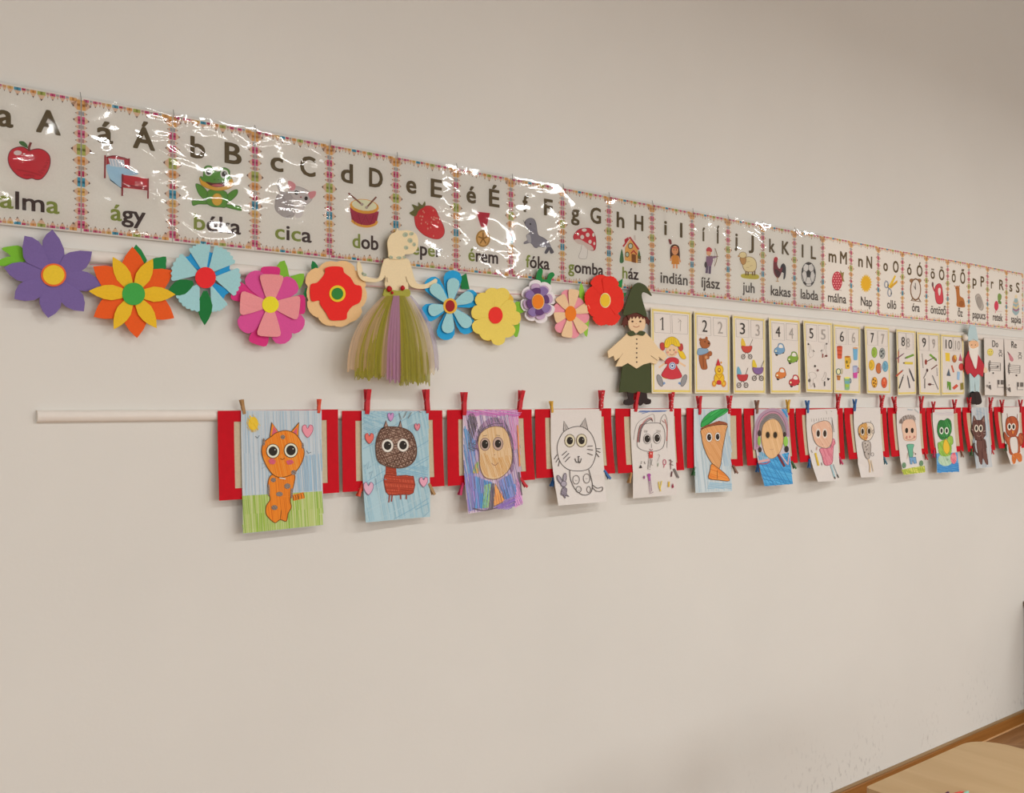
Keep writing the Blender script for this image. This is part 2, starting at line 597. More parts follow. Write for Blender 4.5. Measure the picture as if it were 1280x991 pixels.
def letters(name, key, X0, X1, zb, cap, off, h0, h1, parent):
    V, Fc, M = TXT[key]
    H = TXT[('H', key[1], ())][0]
    c0 = min(v[1] for v in H); c1 = max(v[1] for v in H)
    xs = [v[0] for v in V]
    a, b = min(xs), max(xs)
    W = [(X0 + (v[0] - a) / (b - a) * (X1 - X0), -off, zb + (v[1] - c0) / (c1 - c0) * cap) for v in V]
    Fo, W2, C = [], [], []
    d = key[1] * cap          # heavier strokes: the outline laid down several times
    sh = [(0, 0)] if not d else [(0, 0), (-d, -d * .6), (d, -d * .6), (-d, d * .6), (d, d * .6), (0, d * .8), (0, -d * .8)]
    mid = (X0 + X1) / 2
    k = 1 - 2 * d / max(X1 - X0, 4 * d) if d else 1
    for n_, (ax, az) in enumerate(sh):
        b0 = len(W2)
        W2.extend([(mid + (p[0] - mid) * k + ax, p[1] - n_ * 4e-6, p[2] + az) for p in W])
        for f, m in zip(Fc, M):
            p, q, r = (Vector(W[i]) for i in f[:3])
            f = list(reversed(f)) if (q - p).cross(r - p).y > 0 else f
            Fo.append([i + b0 for i in f]); C.append(ink(h1) if m else ink(h0))
    return mk(name, W2, Fo, mat_print(), parent, cols=C)

# ================================================================== the room
R = ROOM
wallm = mat_wall()
structure(box('wall_back', (R['x0'], R['x1'], 0, .2, 0, R['h']), wallm, None, (0, 0, 0)), 'cream painted classroom wall with scuffs near the floor')
plainw = mat_plain('side_wall_paint', (.70, .69, .66), .8)
structure(box('wall_left', (R['x0'] - .2, R['x0'], R['y0'] - .3, .2, 0, R['h']), plainw))
structure(box('wall_right', (R['x1'], R['x1'] + .2, R['y0'] - .3, .2, 0, R['h']), plainw))
structure(box('ceiling', (R['x0'] - .2, R['x1'] + .2, R['y0'] - .3, .2, R['h'], R['h'] + .2), mat_plain('ceiling_paint', (.55, .54, .52), .9)))
# window wall behind the camera: piers between the openings, sill wall and lintel
wv, wf = [], []
def addb(b):
    v, f = box_geo(*b); n = len(wv)
    wv.extend(v); wf.extend([tuple(i + n for i in q) for q in f])
ya, yb = R['y0'] - .3, R['y0']
addb((R['x0'], R['x1'], ya, yb, 0, WIN_Z[0])); addb((R['x0'], R['x1'], ya, yb, WIN_Z[1], R['h']))
edges = [R['x0']] + [e for wx, ww in WINDOWS for e in (wx - ww / 2, wx + ww / 2)] + [R['x1']]
for i in range(0, len(edges), 2): addb((edges[i], edges[i + 1], ya, yb, WIN_Z[0], WIN_Z[1]))
structure(mk('wall_front', wv, wf, plainw))
whitem = mat_plain('white_lacquer', (.8, .79, .77), .35, .5, .02)
for k, (wx, ww) in enumerate(WINDOWS):
    x0, x1, z0, z1 = wx - ww / 2, wx + ww / 2, WIN_Z[0], WIN_Z[1]
    wr = structure(root('window_%d' % (k + 1), (wx, R['y0'], z0)))
    for b in ((x0, x0 + .07, z0, z1), (x1 - .07, x1, z0, z1), (x0 + .07, x1 - .07, z0, z0 + .07), (x0 + .07, x1 - .07, z1 - .07, z1)):
        box('window_frame', (b[0], b[1], yb - .09, yb - .03, b[2], b[3]), whitem, wr)
    box('mullion', (wx - .04, wx + .04, yb - .09, yb - .03, z0 + .07, z1 - .07), whitem, wr)
    box('transom', (x0 + .07, x1 - .07, yb - .085, yb - .035, z1 - .62, z1 - .56), whitem, wr)

hood = mat_plain('lamp_housing', (.72, .72, .70), .4, .4, .02)
for k, (lx, ly) in enumerate(LAMPS):
    lr = structure(root('hanging_lamp_%d' % (k + 1), (lx, ly, LAMP_Z)), 'hanging fluorescent lamp')  # unseen hanging lamp, inferred from the wall gradient and film glints
    box('housing', (lx - LAMP_L / 2 - .02, lx + LAMP_L / 2 + .02, ly - LAMP_W / 2 - .02, ly + LAMP_W / 2 + .02, LAMP_Z, LAMP_Z + .07), hood, lr)
    for s_ in (-1, 1): box('hanging_rod', (lx + s_ * .45 - .004, lx + s_ * .45 + .004, ly - .004, ly + .004, LAMP_Z + .07, R['h']), hood, lr)

# floor: parquet blocks in a herringbone where the photograph sees them
fl = structure(box('floor', (R['x0'], R['x1'], R['y0'], 0, -.1, -.002), mat_wood('parquet_far', (.24, .11, .035), (.36, .18, .07)), None, (0, 0, 0)), 'brown herringbone parquet floor')
pw, pl = .085, .51
pmat = mat_wood('parquet', (.24, .105, .032), (.44, .22, .085), (4, 45, 45), .4, .05)
pv, pf = box_geo(.0012, pl - .0012, .0012, pw - .0012, -.004, 0)
pme = bpy.data.meshes.new('parquet_block'); pme.from_pydata(pv, [], pf); pme.materials.append(pmat)
cnt = 0
ux, uy = Vector((1, 1, 0)).normalized(), Vector((-1, 1, 0)).normalized()
for m in range(-20, 120):
    for n in range(-10, 24):
        for typ in (0, 1):
            # classic herringbone in the diagonal frame
            a = m * pw + n * pl; b = m * pw - n * pl
            if typ == 0: o_ = (a, b, 0)
            else: o_ = (a + pl, b - pl + pw, 1)
            cxl = o_[0] + (pl / 2 if typ == 0 else pw / 2); cyl = o_[1] + (pw / 2 if typ == 0 else pl / 2)
            c = ux * cxl + uy * cyl + Vector((3.0, -2.6, 0))
            if not (2.9 < c.x < 6.2 and -2.0 < c.y < -.20): continue
            if cnt >= 290: continue
            # ahead of the table only, where it shows
            t = c - Vector((0, -DIST, EYE))
            dep = t.x * FX + t.y * FY
            px = HX + F * (t.x * FY - t.y * FX) / dep; py = HY - F * t.z / dep
            if not (1040 < px < 1500 and py < 1100): continue
            o = link('parquet_block', pme, None, fl)
            base = ux * o_[0] + uy * o_[1] + Vector((3.0, -2.6, 0))
            ang = PI / 4 if typ == 0 else PI / 4 + PI / 2
            if typ == 1: base = base + ux * pw
            o.location = base
            o.rotation_euler = (0, 0, ang)
            cnt += 1

# baseboard with a paler rounded top and a pale strip painted as the highlight at the floor
def prism_x(name, prof, x0, x1, mat, parent=None, origin=None):
    n = len(prof)
    V = [(x0, p[0], p[1]) for p in prof] + [(x1, p[0], p[1]) for p in prof]
    Fc = [tuple(range(n - 1, -1, -1)), tuple(range(n, 2 * n))] + [(i, (i + 1) % n, (i + 1) % n + n, i + n) for i in range(n)]
    ar = sum(prof[i - 1][0] * prof[i][1] - prof[i][0] * prof[i - 1][1] for i in range(n))
    if ar < 0: Fc = [tuple(reversed(f)) for f in Fc]
    return mk(name, V, Fc, mat, parent, origin)
bw = mat_wood('baseboard_wood', (.27, .105, .018), (.38, .16, .036), (2, 60, 60), .4, .1)
bb = structure(prism_x('baseboard_back', [(0, 0), (-.016, 0), (-.016, .052), (-.010, .060), (0, .060)], R['x0'], 5.235, bw, None, (0, 0, 0)), 'brown wooden baseboard along the wall')
prism_x('top_edge', [(0, .060), (-.013, .0565), (-.0145, .061), (-.008, .0655), (0, .0655)], R['x0'], 5.235, mat_wood('baseboard_edge', (.30, .18, .08), (.42, .27, .13), (2, 60, 60)), bb)
prism_x('highlight_strip', [(-.016, 0), (-.021, 0), (-.021, .003), (-.016, .006)], R['x0'], 5.235, mat_plain('highlight_tone', (.62, .36, .17), .5), bb)

# white rails the displays hang on
railm = mat_plain('white_rail', (.82, .775, .715), .45, .4, .02)
def rail(zc, x0, x1, hgt, label):
    prof = [(0, zc - hgt / 2)] + [(-.004 - .010 * math.sin(PI * i / 8) ** .5, zc - hgt / 2 + hgt * i / 8) for i in range(9)] + [(0, zc + hgt / 2)]
    o = prism_x('hanging_rail', prof, x0, x1, railm, None, ((x0 + x1) / 2, 0, zc))
    return tag(o, label, 'rail')
X_l = hit(47, 520, .012)[0]
rail(EYE - .0265, X_l, 5.6, .0275, 'white wall rail that the red frames and drawings hang on')
rail(EYE + .327, X_l, 5.6, .030, 'white wall rail behind the paper flowers and number cards')

# table, crayons on it, low cupboard
TZ = .60
A = ground(1082, 984, TZ); B = ground(1222, 921, TZ)
tx0, tx1, ty1 = A[0], B[0], (A[1] + ground(1150, 953, TZ)[1]) / 2
ty0 = ty1 - 1.20
def rounded(x0, x1, y0, y1, rs, n=8):
    P = []
    for (cx, cy, sx, sy, a0, r) in ((x1, y1, -1, -1, 0, rs[0]), (x0, y1, 1, -1, 90, rs[1]), (x0, y0, 1, 1, 180, rs[2]), (x1, y0, -1, 1, 270, rs[3])):
        for i in range(n + 1):
            a = math.radians(a0 + 90 * i / n)
            P.append((cx + sx * r + r * math.cos(a), cy + sy * r + r * math.sin(a)))
    return P
def slab(name, P, z0, z1, mat, parent):
    n = len(P)
    V = [(p[0], p[1], z0) for p in P] + [(p[0], p[1], z1) for p in P]
    return mk(name, V, [tuple(range(n - 1, -1, -1)), tuple(range(n, 2 * n))] + [(i, (i + 1) % n, (i + 1) % n + n, i + n) for i in range(n)], mat, parent)
tb = tag(root('school_table', ((tx0 + tx1) / 2, (ty0 + ty1) / 2, 0)), 'pale birch school table with a rounded corner near the wall', 'table')
slab('table_top', rounded(tx0, tx1, ty0, ty1, (.10, .012, .012, .10)), TZ - .024, TZ, mat_wood('birch', (.50, .335, .165), (.58, .41, .215), (14, 1.6, 20), .5), tb)
steel = mat_plain('grey_steel', (.30, .31, .32), .35, .5, .03, metal=.6)
for lx in (tx0 + .05, tx1 - .09):
    for ly in (ty0 + .07, ty1 - .07):
        slab('leg', ell(lx, ly, .016, .016, 14), 0, TZ - .024, steel, tb)
for ly in (ty0 + .07, ty1 - .07):
    box('rail_bar', (tx0 + .05, tx1 - .09, ly - .012, ly + .012, TZ - .07, TZ - .03), steel, tb)
def crayon(px, py, ang, h, label, L=.085, r=.0045):
    c = Vector(ground(px, py, TZ)); c.z = TZ + r
    rt = tag(root('wax_crayon', tuple(c)), label, 'crayon', 'crayons lying on the table')
    d = Vector((math.cos(ang), math.sin(ang), 0)); nrm = Vector((-d.y, d.x, 0)); up = Vector((0, 0, 1))
    def seg(name, prof, mat):
        V, Fc, n = [], [], 10
        for t, rr in prof:
            for i in range(n):
                a = 2 * PI * i / n
                V.append(c + d * t + (nrm * math.cos(a) + up * math.sin(a)) * rr)
        for j in range(len(prof) - 1):
            for i in range(n):
                k = (i + 1) % n
                Fc.append((j * n + i, j * n + k, (j + 1) * n + k, (j + 1) * n + i))
        Fc += [tuple(range(n - 1, -1, -1)), tuple(range((len(prof) - 1) * n, len(prof) * n))]
        mk(name, V, Fc, mat, rt)
    seg('wrapper', [(-L / 2, r), (L * .34, r)], card(h))
    seg('tip', [(L * .34, r * .9), (L * .40, r * .85), (L * .5, r * .3)], mat_plain('wax_' + h, ink(h), .4, .5))
crayon(1181, 998, .25, '4a1e38', 'dark plum crayon on the birch table')
crayon(1192, 995.5, -.15, 'c04a3c', 'orange red crayon on the birch table beside a plum one')
crayon(1203, 996.5, .1, '7fae9c', 'sea green crayon on the birch table')

cb = tag(root('low_cupboard', (5.7, -.24, 0)), 'low dark brown wooden cupboard standing at the far end of the wall', 'cupboard')
cw = mat_wood('dark_oak', (.11, .05, .012), (.17, .085, .025), (40, 40, 3))
cx0 = hit(1278.3, 700)[0]
box('body', (cx0 + .01, cx0 + 1.0, -.45, -.008, .05, .60), cw, cb)
box('plinth', (cx0 + .03, cx0 + .98, -.42, -.02, 0, .05), cw, cb)
box('top_board', (cx0, cx0 + 1.01, -.47, -.006, .60, .625), mat_wood('oak_top', (.20, .10, .04), (.30, .16, .07), (3, 40, 40)), cb)
for i in range(2):
    dr = box('door', (cx0 + .03 + i * .475, cx0 + .495 + i * .475, -.468, -.45, .08, .58), cw, cb)
    box('handle', (cx0 + (.46 if i == 0 else .53), cx0 + (.475 if i == 0 else .545), -.485, -.468, .30, .40), steel, dr)

# ================================================================== alphabet frieze
C1 = (0, 90, 4.5045); C2 = (210, 130, 5.2136); C3 = (410, 170, 5.504); C4 = (630, 210, 5.83); C5 = (810, 250, 5.818); C6 = (1020, 280, 4.923)
OFFB = .006
SEPS = [101.5, 215.7, 318.7, 411.7, 494.8, 570, 638.5, 703, 761, 815, 865, 910, 953.5, 993, 1028.5, 1063.7, 1097.8, 1128, 1158, 1184.5, 1211, 1234.3, 1258, 1278.8]
SX = [hit(q, 300, OFFB)[0] for q in SEPS]
CW = .20
SX = [SX[0] - CW] + SX
ZT, ZB = EYE + .6755, EYE + .3775
G1, DK, DK2 = '7f8a3e', '3b2c2a', '52483a'
BIG = '5a4c33'
ALPH = [
 ('a', 'A', 'alma', (0, 3), C1, (-17, 75), (202, 342), (-3, 335), 'a A and a red apple'),
 ('á', 'Á', 'ágy', (0,), C1, (545, 637), (748, 873), (622, 820), 'á Á and a red bed with blue cover'),
 ('b', 'B', 'béka', (0,), C2, (145, 243), (368, 480), (168, 475), 'b B and a smiling green frog'),
 ('c', 'C', 'cica', (0, 2), C2, (667, 752), (860, 962), (697, 936), 'c C and a grey kitten'),
 ('d', 'D', 'dob', (0,), C3, (88, 172), (282, 377), (168, 347), 'd D and a red drum with sticks'),
 ('e', 'E', 'eper', (0, 2), C3, (537, 608), (706, 786), (577, 782), 'e E and a strawberry'),
 ('é', 'É', 'érem', (0,), C3, (952, 1018), (1107, 1180), (965, 1170), 'é É and a gold medal on red ribbon'),
 ('f', 'F', 'fóka', (0,), C4, (135, 178), (290, 355), (158, 332), 'f F and a grey seal'),
 ('g', 'G', 'gomba', (0,), C4, (488, 550), (628, 707), (467, 725), 'g G and a red spotted mushroom'),
 ('h', 'H', 'ház', (0,), C4, (820, 877), (950, 1015), (862, 980), 'h H and a small house'),
 ('i', 'I', 'indián', (), C5, (117, 137), (232, 250), (90, 288), 'i I and a child with a feather'),
 ('í', 'Í', 'íjász', (), C5, (395, 415), (500, 518), (388, 522), 'í Í and an archer'),
 ('j', 'J', 'juh', (), C5, (628, 652), (732, 770), (688, 775), 'j J and a woolly sheep'),
 ('k', 'K', 'kakas', (), C5, (880, 922), (973, 1027), (892, 1037), 'k K and a dark rooster'),
 ('l', 'L', 'labda', (), C5, (1117, 1130), (1183, 1222), (1110, 1238), 'l L and a black and white football'),
 ('m', 'M', 'málna', (), C6, (77, 125), (147, 190), (73, 186), 'm M and a raspberry'),
 ('n', 'N', 'Nap', (), C6, (260, 288), (310, 345), (275, 345), 'n N and a yellow sun'),
 ('o', 'O', 'olló', (), C6, (414, 442), (473, 508), (437, 494), 'o O and scissors'),
 ('ó', 'Ó', 'óra', (), C6, (560, 588), (619, 655), (590, 638), 'ó Ó and an alarm clock'),
 ('ö', 'Ö', 'öntöző', (), C6, (705, 731), (756, 790), (705, 800), 'ö Ö and a red watering can'),
 ('ő', 'Ő', 'őz', (), C6, (835, 860), (887, 918), (872, 902), 'ő Ő and a brown deer'),
 ('p', 'P', 'papucs', (), C6, (963, 988), (1012, 1035), (963, 1043), 'p P and a pair of grey slippers'),
 ('r', 'R', 'retek', (), C6, (1076, 1092), (1127, 1155), (1088, 1148), 'r R and a radish'),
 ('s', 'S', 'sapka', (), C6, (1190, 1208), (1230, 1252), (1200, 1262), 's S and a striped woolly hat'),
]
NUMS = ['1', '2', '3', '4', '5', '6', '7', '8', '9', '10', 'Do', 'Re']
BB, BN = .036, .0
prefetch([('H', BB, ()), ('H', BN, ())] + [k for r in ALPH for k in ((r[0], BB, ()), (r[1], BB, ()), (r[2], BB * .8, r[3]))] + [('H', BB * .8, ())] + [(n, BN, ()) for n in NUMS])

# pencil border, the same print on every card (card coordinates, metres from the lower left corner)
PENC = [('d9a35c', 1.5), ('9aa2a8', .6), ('c8507c', 1.1), ('a8a09c', .6), ('c8507c', 1.1), ('b88a8c', .6), ('a3ab58', 1.6), ('dc9a58', 1.2), ('a89a90', .6), ('b8305c', .8), ('3f93ae', 1.3), ('d8ae62', 1.1), ('d0a070', .8), ('c06080', .6), ('c8607c', 1.0), ('a8a09c', .6), ('c8507c', 1.1)]
PDARK = {'c8507c': 'a82858', 'a3ab58': '8a9440', 'dc9a58': 'c88440', '3f93ae': '2c7894', 'd9a35c': 'c88c44', 'c8607c': 'a83c60', 'd8ae62': 'c4964a'}
def pencil_mesh(W, Hh):
    V, Fc, C = [], [], []
    def quad(pts, h):
        i = len(V)
        V.extend([(p[0], 0, p[1]) for p in pts]); Fc.append(list(range(i, i + len(pts)))); C.append(ink(h))
    def pen(px, pz, dx, dz, h, s, w):
        L = .0052 + .0078 * s
        nx, nz = -dz, dx
        P = lambda t, q: (px + dx * t + nx * q, pz + dz * t + nz * q)
        w *= .9
        quad([P(0, -w), P(L * .42, -w), P(L * .42, w), P(0, w)], h)
        quad([P(0, -w * .25), P(L * .42, -w * .25), P(L * .42, w * .25), P(0, w * .25)], PDARK.get(h, h))
        quad([P(L * .42, -w), P(L * .98, -w * .22), P(L * .98, w * .22), P(L * .42, w)], 'd2b094')
        quad([P(L * .90, -w * .34), P(L * 1.16, 0), P(L * .90, w * .34)], '54383c')
    def run(n, f, ln):
        tot = sum(s for _, s in PENC); acc = 0
        for k in range(n):
            for h, s in PENC:
                f((acc + s / 2) / (tot * n), h, s, .46 * s / (tot * n) * ln); acc += s
    m = .0015
    run(1, lambda t, h, s, w: pen(m, Hh - .004 - t * (Hh - .012), 1, 0, h, s, w), Hh)
    run(1, lambda t, h, s, w: pen(W - m, Hh - .004 - t * (Hh - .012), -1, 0, h, s, w), Hh)
    run(1, lambda t, h, s, w: pen(.004 + (1 - t) * (W - .012), Hh - m - .002, 0, -1, h, s, w), W)
    run(1, lambda t, h, s, w: pen(.004 + (1 - t) * (W - .012), m + .002, 0, 1, h, s * .9, w), W)
    for i, f in enumerate(Fc):
        a, b, c = (Vector(V[j]) for j in f[:3])
        if (b - a).cross(c - a).y > 0: f.reverse()
    me = bpy.data.meshes.new('pencil_border')
    me.from_pydata(V, [], Fc)
    ca = me.color_attributes.new('Col', 'FLOAT_COLOR', 'CORNER')
    buf = []
    for p, c in zip(me.polygons, C): buf.extend(list(c) * p.loop_total)
    ca.data.foreach_set('color', buf)
    me.materials.append(mat_print())
    return me
PME = pencil_mesh(CW, ZT - ZB)
cardm = mat_plain('card_stock', ink('dad2c9'), .55, .3, .03, 200)
wirem = mat_plain('nail_grey', (.25, .24, .23), .4, .5, .02, metal=.5)

def film(x0, x1, z0, z1, off, seed, parent, flare=0):
    """wavy film in real relief"""
    rn = random.Random(seed)
    nx, nz = 16, 20
    ph = [rn.uniform(0, 6.28) for _ in range(6)]
    V = []
    for j in range(nz + 1):
        for i in range(nx + 1):
            u, v = i / nx, j / nz
            ed = (min(u, 1 - u) * 4 if min(u, 1 - u) < .25 else 1) * (min(v, 1 - v) * 5 if min(v, 1 - v) < .2 else 1)
            d = .0006 * math.sin(5 * u + 9 * v + ph[0]) + .0005 * math.sin(11 * u - 7 * v + ph[1]) + .0004 * math.sin(17 * v + 3 * u + ph[2])
            if flare: d += flare * max(0, (v - .80) / .20) ** 1.5 / max(ed, .2)
            V.append((x0 + (x1 - x0) * u, -(off + d * ed), z0 + (z1 - z0) * v))
    Fc = [(j * (nx + 1) + i, j * (nx + 1) + i + 1, (j + 1) * (nx + 1) + i + 1, (j + 1) * (nx + 1) + i) for j in range(nz) for i in range(nx)]
    return mk('plastic_film', V, Fc, mat_film(), parent, smooth=True)

PICS = {}
def pic(k):
    def deco(f): PICS[k] = f; return f
    return deco
OL = '54303a'
@pic('a')
def _(a):
    a.shape([(165,440),(130,422),(90,425),(58,445),(45,485),(55,530),(85,570),(115,592),(150,603),(180,598),(205,606),(235,600),(265,565),(282,520),(280,475),(255,445),(220,432),(190,435)], 'c2323f', OL, 4)
    a.hatch(smooth([(80,540),(150,585),(230,580),(268,520),(275,480),(220,560),(140,560)]), 10, 14, 10, 'b12a37', .8)
    a.line([(164,446),(163,425),(174,396)], 14, '7a3a34').blob([(107,392),(130,390),(150,405),(157,428),(135,420),(115,408)], '44703f')
    a.oval(100, 455, 23, 14, 'e8cfcb').oval(136, 461, 7, 5, 'e8cfcb')
@pic('á')
def _(a):
    a.poly([(598,482),(640,472),(700,480),(725,495),(725,550),(598,525)], 'a93c44').line([(592,468),(590,598)], 10, '8c2f35').line([(727,486),(727,548)], 9, '8c2f35')
    a.line([(598,480),(650,472),(725,493)], 6, '7a2a30', True)
    a.poly([(612,585),(690,640),(690,660),(622,612)], '3c5568').blob([(600,522),(660,528),(720,545),(780,575),(700,590),(688,650),(640,618),(614,590)], 'a3c5d8')
    a.poly([(610,486),(698,495),(704,539),(622,529)], 'dfe5ea')
    for t in range(5): a.line([(622 + t * 17, 489 + t * 2), (632 + t * 17, 528 + t * 2)], 5, 'a8bccb')
    a.poly([(690,578),(760,588),(836,602),(836,668),(690,650)], 'bb3941').line([(690,632),(836,655)], 4, '5f2026').line([(690,640),(836,664)], 3, '5f2026')
    a.line([(690,574),(688,697)], 10, '8c2f35').line([(835,598),(833,713)], 8, '8c2f35')
@pic('b')
def _(a):
    g, d = '5d933f', '3d5a30'
    a.shape([(180,522),(215,530),(252,565),(262,600),(240,622),(200,585)], g, d).shape([(452,558),(420,565),(380,600),(385,640),(415,625),(450,590)], g, d)
    a.shape([(157,645),(160,630),(215,628),(258,632),(255,652),(200,652),(165,662)], g, d).shape([(380,655),(430,660),(472,670),(478,694),(440,688),(382,672)], g, d)
    a.shape([(270,560),(365,565),(388,600),(378,670),(340,672),(290,668),(252,645),(255,600)], g, d).shape(ell(320, 622, 34, 40, 10), 'd9ab45', 'a07a2c', 2)
    a.shape([(228,475),(232,425),(250,403),(282,405),(302,432),(330,440),(345,420),(375,415),(402,435),(403,468),(424,500),(418,535),(380,556),(318,562),(262,550),(222,525),(205,492),(214,470)], g, d)
    a.shape([(206,478),(225,500),(258,512),(320,520),(380,514),(412,488),(425,505),(415,540),(370,560),(310,564),(250,546),(215,522)], 'dba540', 'a07a2c', 2)
    a.blob([(244,506),(300,515),(390,510),(396,520),(350,540),(290,537)], '5c2a2a').oval(322, 530, 38, 8, 'bb5a5c')
    for x, y in ((265, 440), (367, 455)): a.oval(x, y, 27, 29, 'd8d8d0').oval(x, y + 2, 17, 19, '35302c').oval(x + 5, y - 5, 5, 5, 'e8e8e8')
    a.oval(303, 492, 4, 4, d).oval(328, 494, 4, 4, d)
@pic('c')
def _(a):
    g = 'a9a29f'
    a.line([(738,575),(722,540),(718,512),(738,494),(762,498)], 20, g, True)
    a.shape([(700,630),(718,590),(770,570),(822,590),(832,650),(820,728),(770,740),(720,712),(698,680)], g, '8a827f', 2)
    a.blob([(818,600),(900,605),(885,690),(868,735),(832,738),(825,680)], 'c9c2be')
    a.shape([(785,545),(830,535),(885,550),(935,585),(938,622),(900,655),(855,645),(800,592)], 'bbb4b0', '8a827f', 2)
    a.blob([(782,503),(812,508),(832,530),(820,562),(792,556)], 'cb8a8e').blob([(915,578),(962,568),(958,600),(928,618)], 'cb8a8e')
    a.oval(837, 577, 13, 14, '2c2828').oval(900, 615, 11, 13, '2c2828').oval(866, 607, 6, 5, 'a05a5c')
    a.line([(740,600),(770,640),(765,700)], 4, '8f8885', True).line([(770,735),(800,725)], 4, '8a827f')
@pic('d')
def _(a):
    a.poly([(150,490),(165,592),(200,616),(270,626),(322,610),(336,590),(350,520)], 'a2344c')
    a.line([(162,580),(205,610),(270,622),(324,607),(337,585)], 16, 'd69d40', True)
    z = [(155,520),(185,600),(205,535),(230,612),(258,545),(290,612),(315,540),(335,585),(346,530)]
    a.line(z, 5, '7a2438')
    a.oval(250, 484, 101, 50, 'd69d40', .13).oval(250, 476, 87, 38, 'e5d6b8', .13)
    a.line([(140,392),(235,472)], 11, '7d4d40').line([(333,418),(265,492)], 11, '7d4d40').oval(234, 470, 11, 10, 'a89a90').oval(265, 491, 11, 10, 'a89a90')
@pic('e')
def _(a):
    a.shape([(598,530),(640,490),(700,480),(740,505),(765,560),(795,620),(800,670),(770,705),(720,705),(660,680),(610,630),(596,575)], 'c93a3e', '8c2a30', 3)
    for i in range(26):
        x, y = random.uniform(620, 770), random.uniform(500, 690)
        if (x - 700) / 85 * .0 + abs((x - 700) - (y - 590) * .45) < 70: a.oval(x, y, 4, 6, 'e2a08a')
    a.blob([(560,530),(592,505),(578,470),(620,482),(622,455),(648,475),(666,448),(668,482),(625,512),(602,552)], '6c6b3e')
@pic('é')
def _(a):
    a.poly([(1020,520),(1115,530),(1090,628),(1052,624)], 'b02a3e').poly([(1052,624),(1090,628),(1080,652),(1056,650)], 'd9cfc0')
    a.oval(1067, 705, 50, 60, 'a9803f').oval(1067, 705, 39, 48, 'cfa565')
    for k in range(5):
        t = k * 2 * PI / 5 - PI / 2; a.line([(1067,705),(1067 + 34 * math.cos(t), 705 + 42 * math.sin(t))], 9, '8a6430')
@pic('f')
def _(a):
    a.shape([(150,402),(165,375),(195,365),(220,375),(235,410),(240,450),(252,490),(290,510),(325,540),(342,575),(362,612),(340,622),(330,597),(312,622),(296,616),(314,575),(280,577),(248,572),(240,582),(220,575),(202,552),(185,545),(148,552),(148,540),(170,525),(163,490),(190,470),(170,440)], '86838b', '55525a', 3)
    a.blob([(165,490),(190,488),(197,542),(175,536)], 'aaa7aa').blob([(340,578),(362,612),(340,622),(330,597),(312,622),(296,616),(318,580)], '5c5960')
    a.oval(192, 408, 6, 7, '2c2a2c').line([(150,402),(140,380)], 3, '55525a').oval(152, 398, 6, 5, '3c3a3c')
@pic('g')
def _(a):
    a.shape([(572,548),(606,560),(604,650),(575,662),(544,650),(560,600)], 'd8d2cb', 'a59c95', 3)
    a.shape([(505,500),(520,470),(550,445),(590,437),(630,442),(660,480),(671,530),(668,580),(655,600),(620,595),(590,565),(550,550),(515,525)], 'c23a45', '7a2830', 3)
    a.blob([(513,525),(550,518),(600,545),(640,568),(652,596),(610,595),(580,563),(540,552)], 'c9bab0')
    for e in ((585,452,18,12),(610,487,14,16),(570,503,14,16),(540,482,8,9),(627,537,12,15),(652,487,9,14),(658,550,8,12)): a.oval(*e, 'ddd2c8')
@pic('h')
def _(a):
    a.blob([(858,588),(873,680),(843,684)], '45704a').blob([(985,598),(997,665),(975,650)], '45704a')
    a.poly([(882,580),(920,518),(962,570),(975,600),(975,692),(880,672)], 'd9a45c')
    a.line([(868,572),(918,505),(982,594)], 13, 'b2343e').poly([(878,520),(908,502),(900,530),(880,545)], 'b2343e').poly([(945,490),(958,488),(960,530),(948,520)], 'c8beb4')
    a.oval(922, 568, 19, 22, '6a4a34').oval(922, 568, 13, 16, 'b8c8b8').oval(898, 630, 15, 21, '6a4a34').oval(898, 630, 10, 15, 'a8bca8')
    a.poly([(930,625),(962,632),(962,692),(930,684)], '80502f').line([(945,600),(925,622)], 8, 'b2343e').line([(945,600),(968,630)], 8, 'b2343e')
    for t in range(4): a.line([(975,645 + t * 13),(998,647 + t * 13)], 8, '6c5338')
@pic('i')
def _(a):
    a.blob([(162,430),(163,345),(190,322),(222,335),(230,370),(232,432),(220,432),(196,400),(174,425)], '4d3229')
    a.oval(197, 366, 24, 34, 'd69c70').line([(172,346),(222,350)], 6, 'b8434a').blob([(148,285),(168,290),(172,318),(158,320)], '7a3a38')
    a.line([(178,408),(163,442)], 11, 'd69c70').line([(218,408),(236,452)], 11, 'd69c70').line([(188,462),(188,496)], 11, 'd69c70').line([(209,462),(210,498)], 11, 'd69c70')
    a.poly([(178,400),(218,402),(229,467),(171,465)], 'cb8c40').oval(188, 362, 3, 4, '2c2420').oval(206, 362, 3, 4, '2c2420')
@pic('í')
def _(a):
    a.line([(487,350),(502,400),(498,440),(484,482)], 5, '8a6a4a', True).line([(487,350),(484,482)], 1.5, '8a8078').line([(440,406),(512,411)], 4, '7a5a44')
    a.line([(432,470),(426,532)], 18, '6a5a70').line([(452,470),(448,536)], 18, '6a5a70')
    a.poly([(424,408),(468,410),(474,440),(460,482),(420,478)], '8c6c82').line([(462,422),(498,412)], 12, '8c6c82').oval(420, 470, 10, 22, '4c4244')
    a.oval(442, 385, 17, 20, 'd9a880').blob([(424,372),(430,348),(448,343),(465,360),(462,378),(445,372)], 'ba444c')
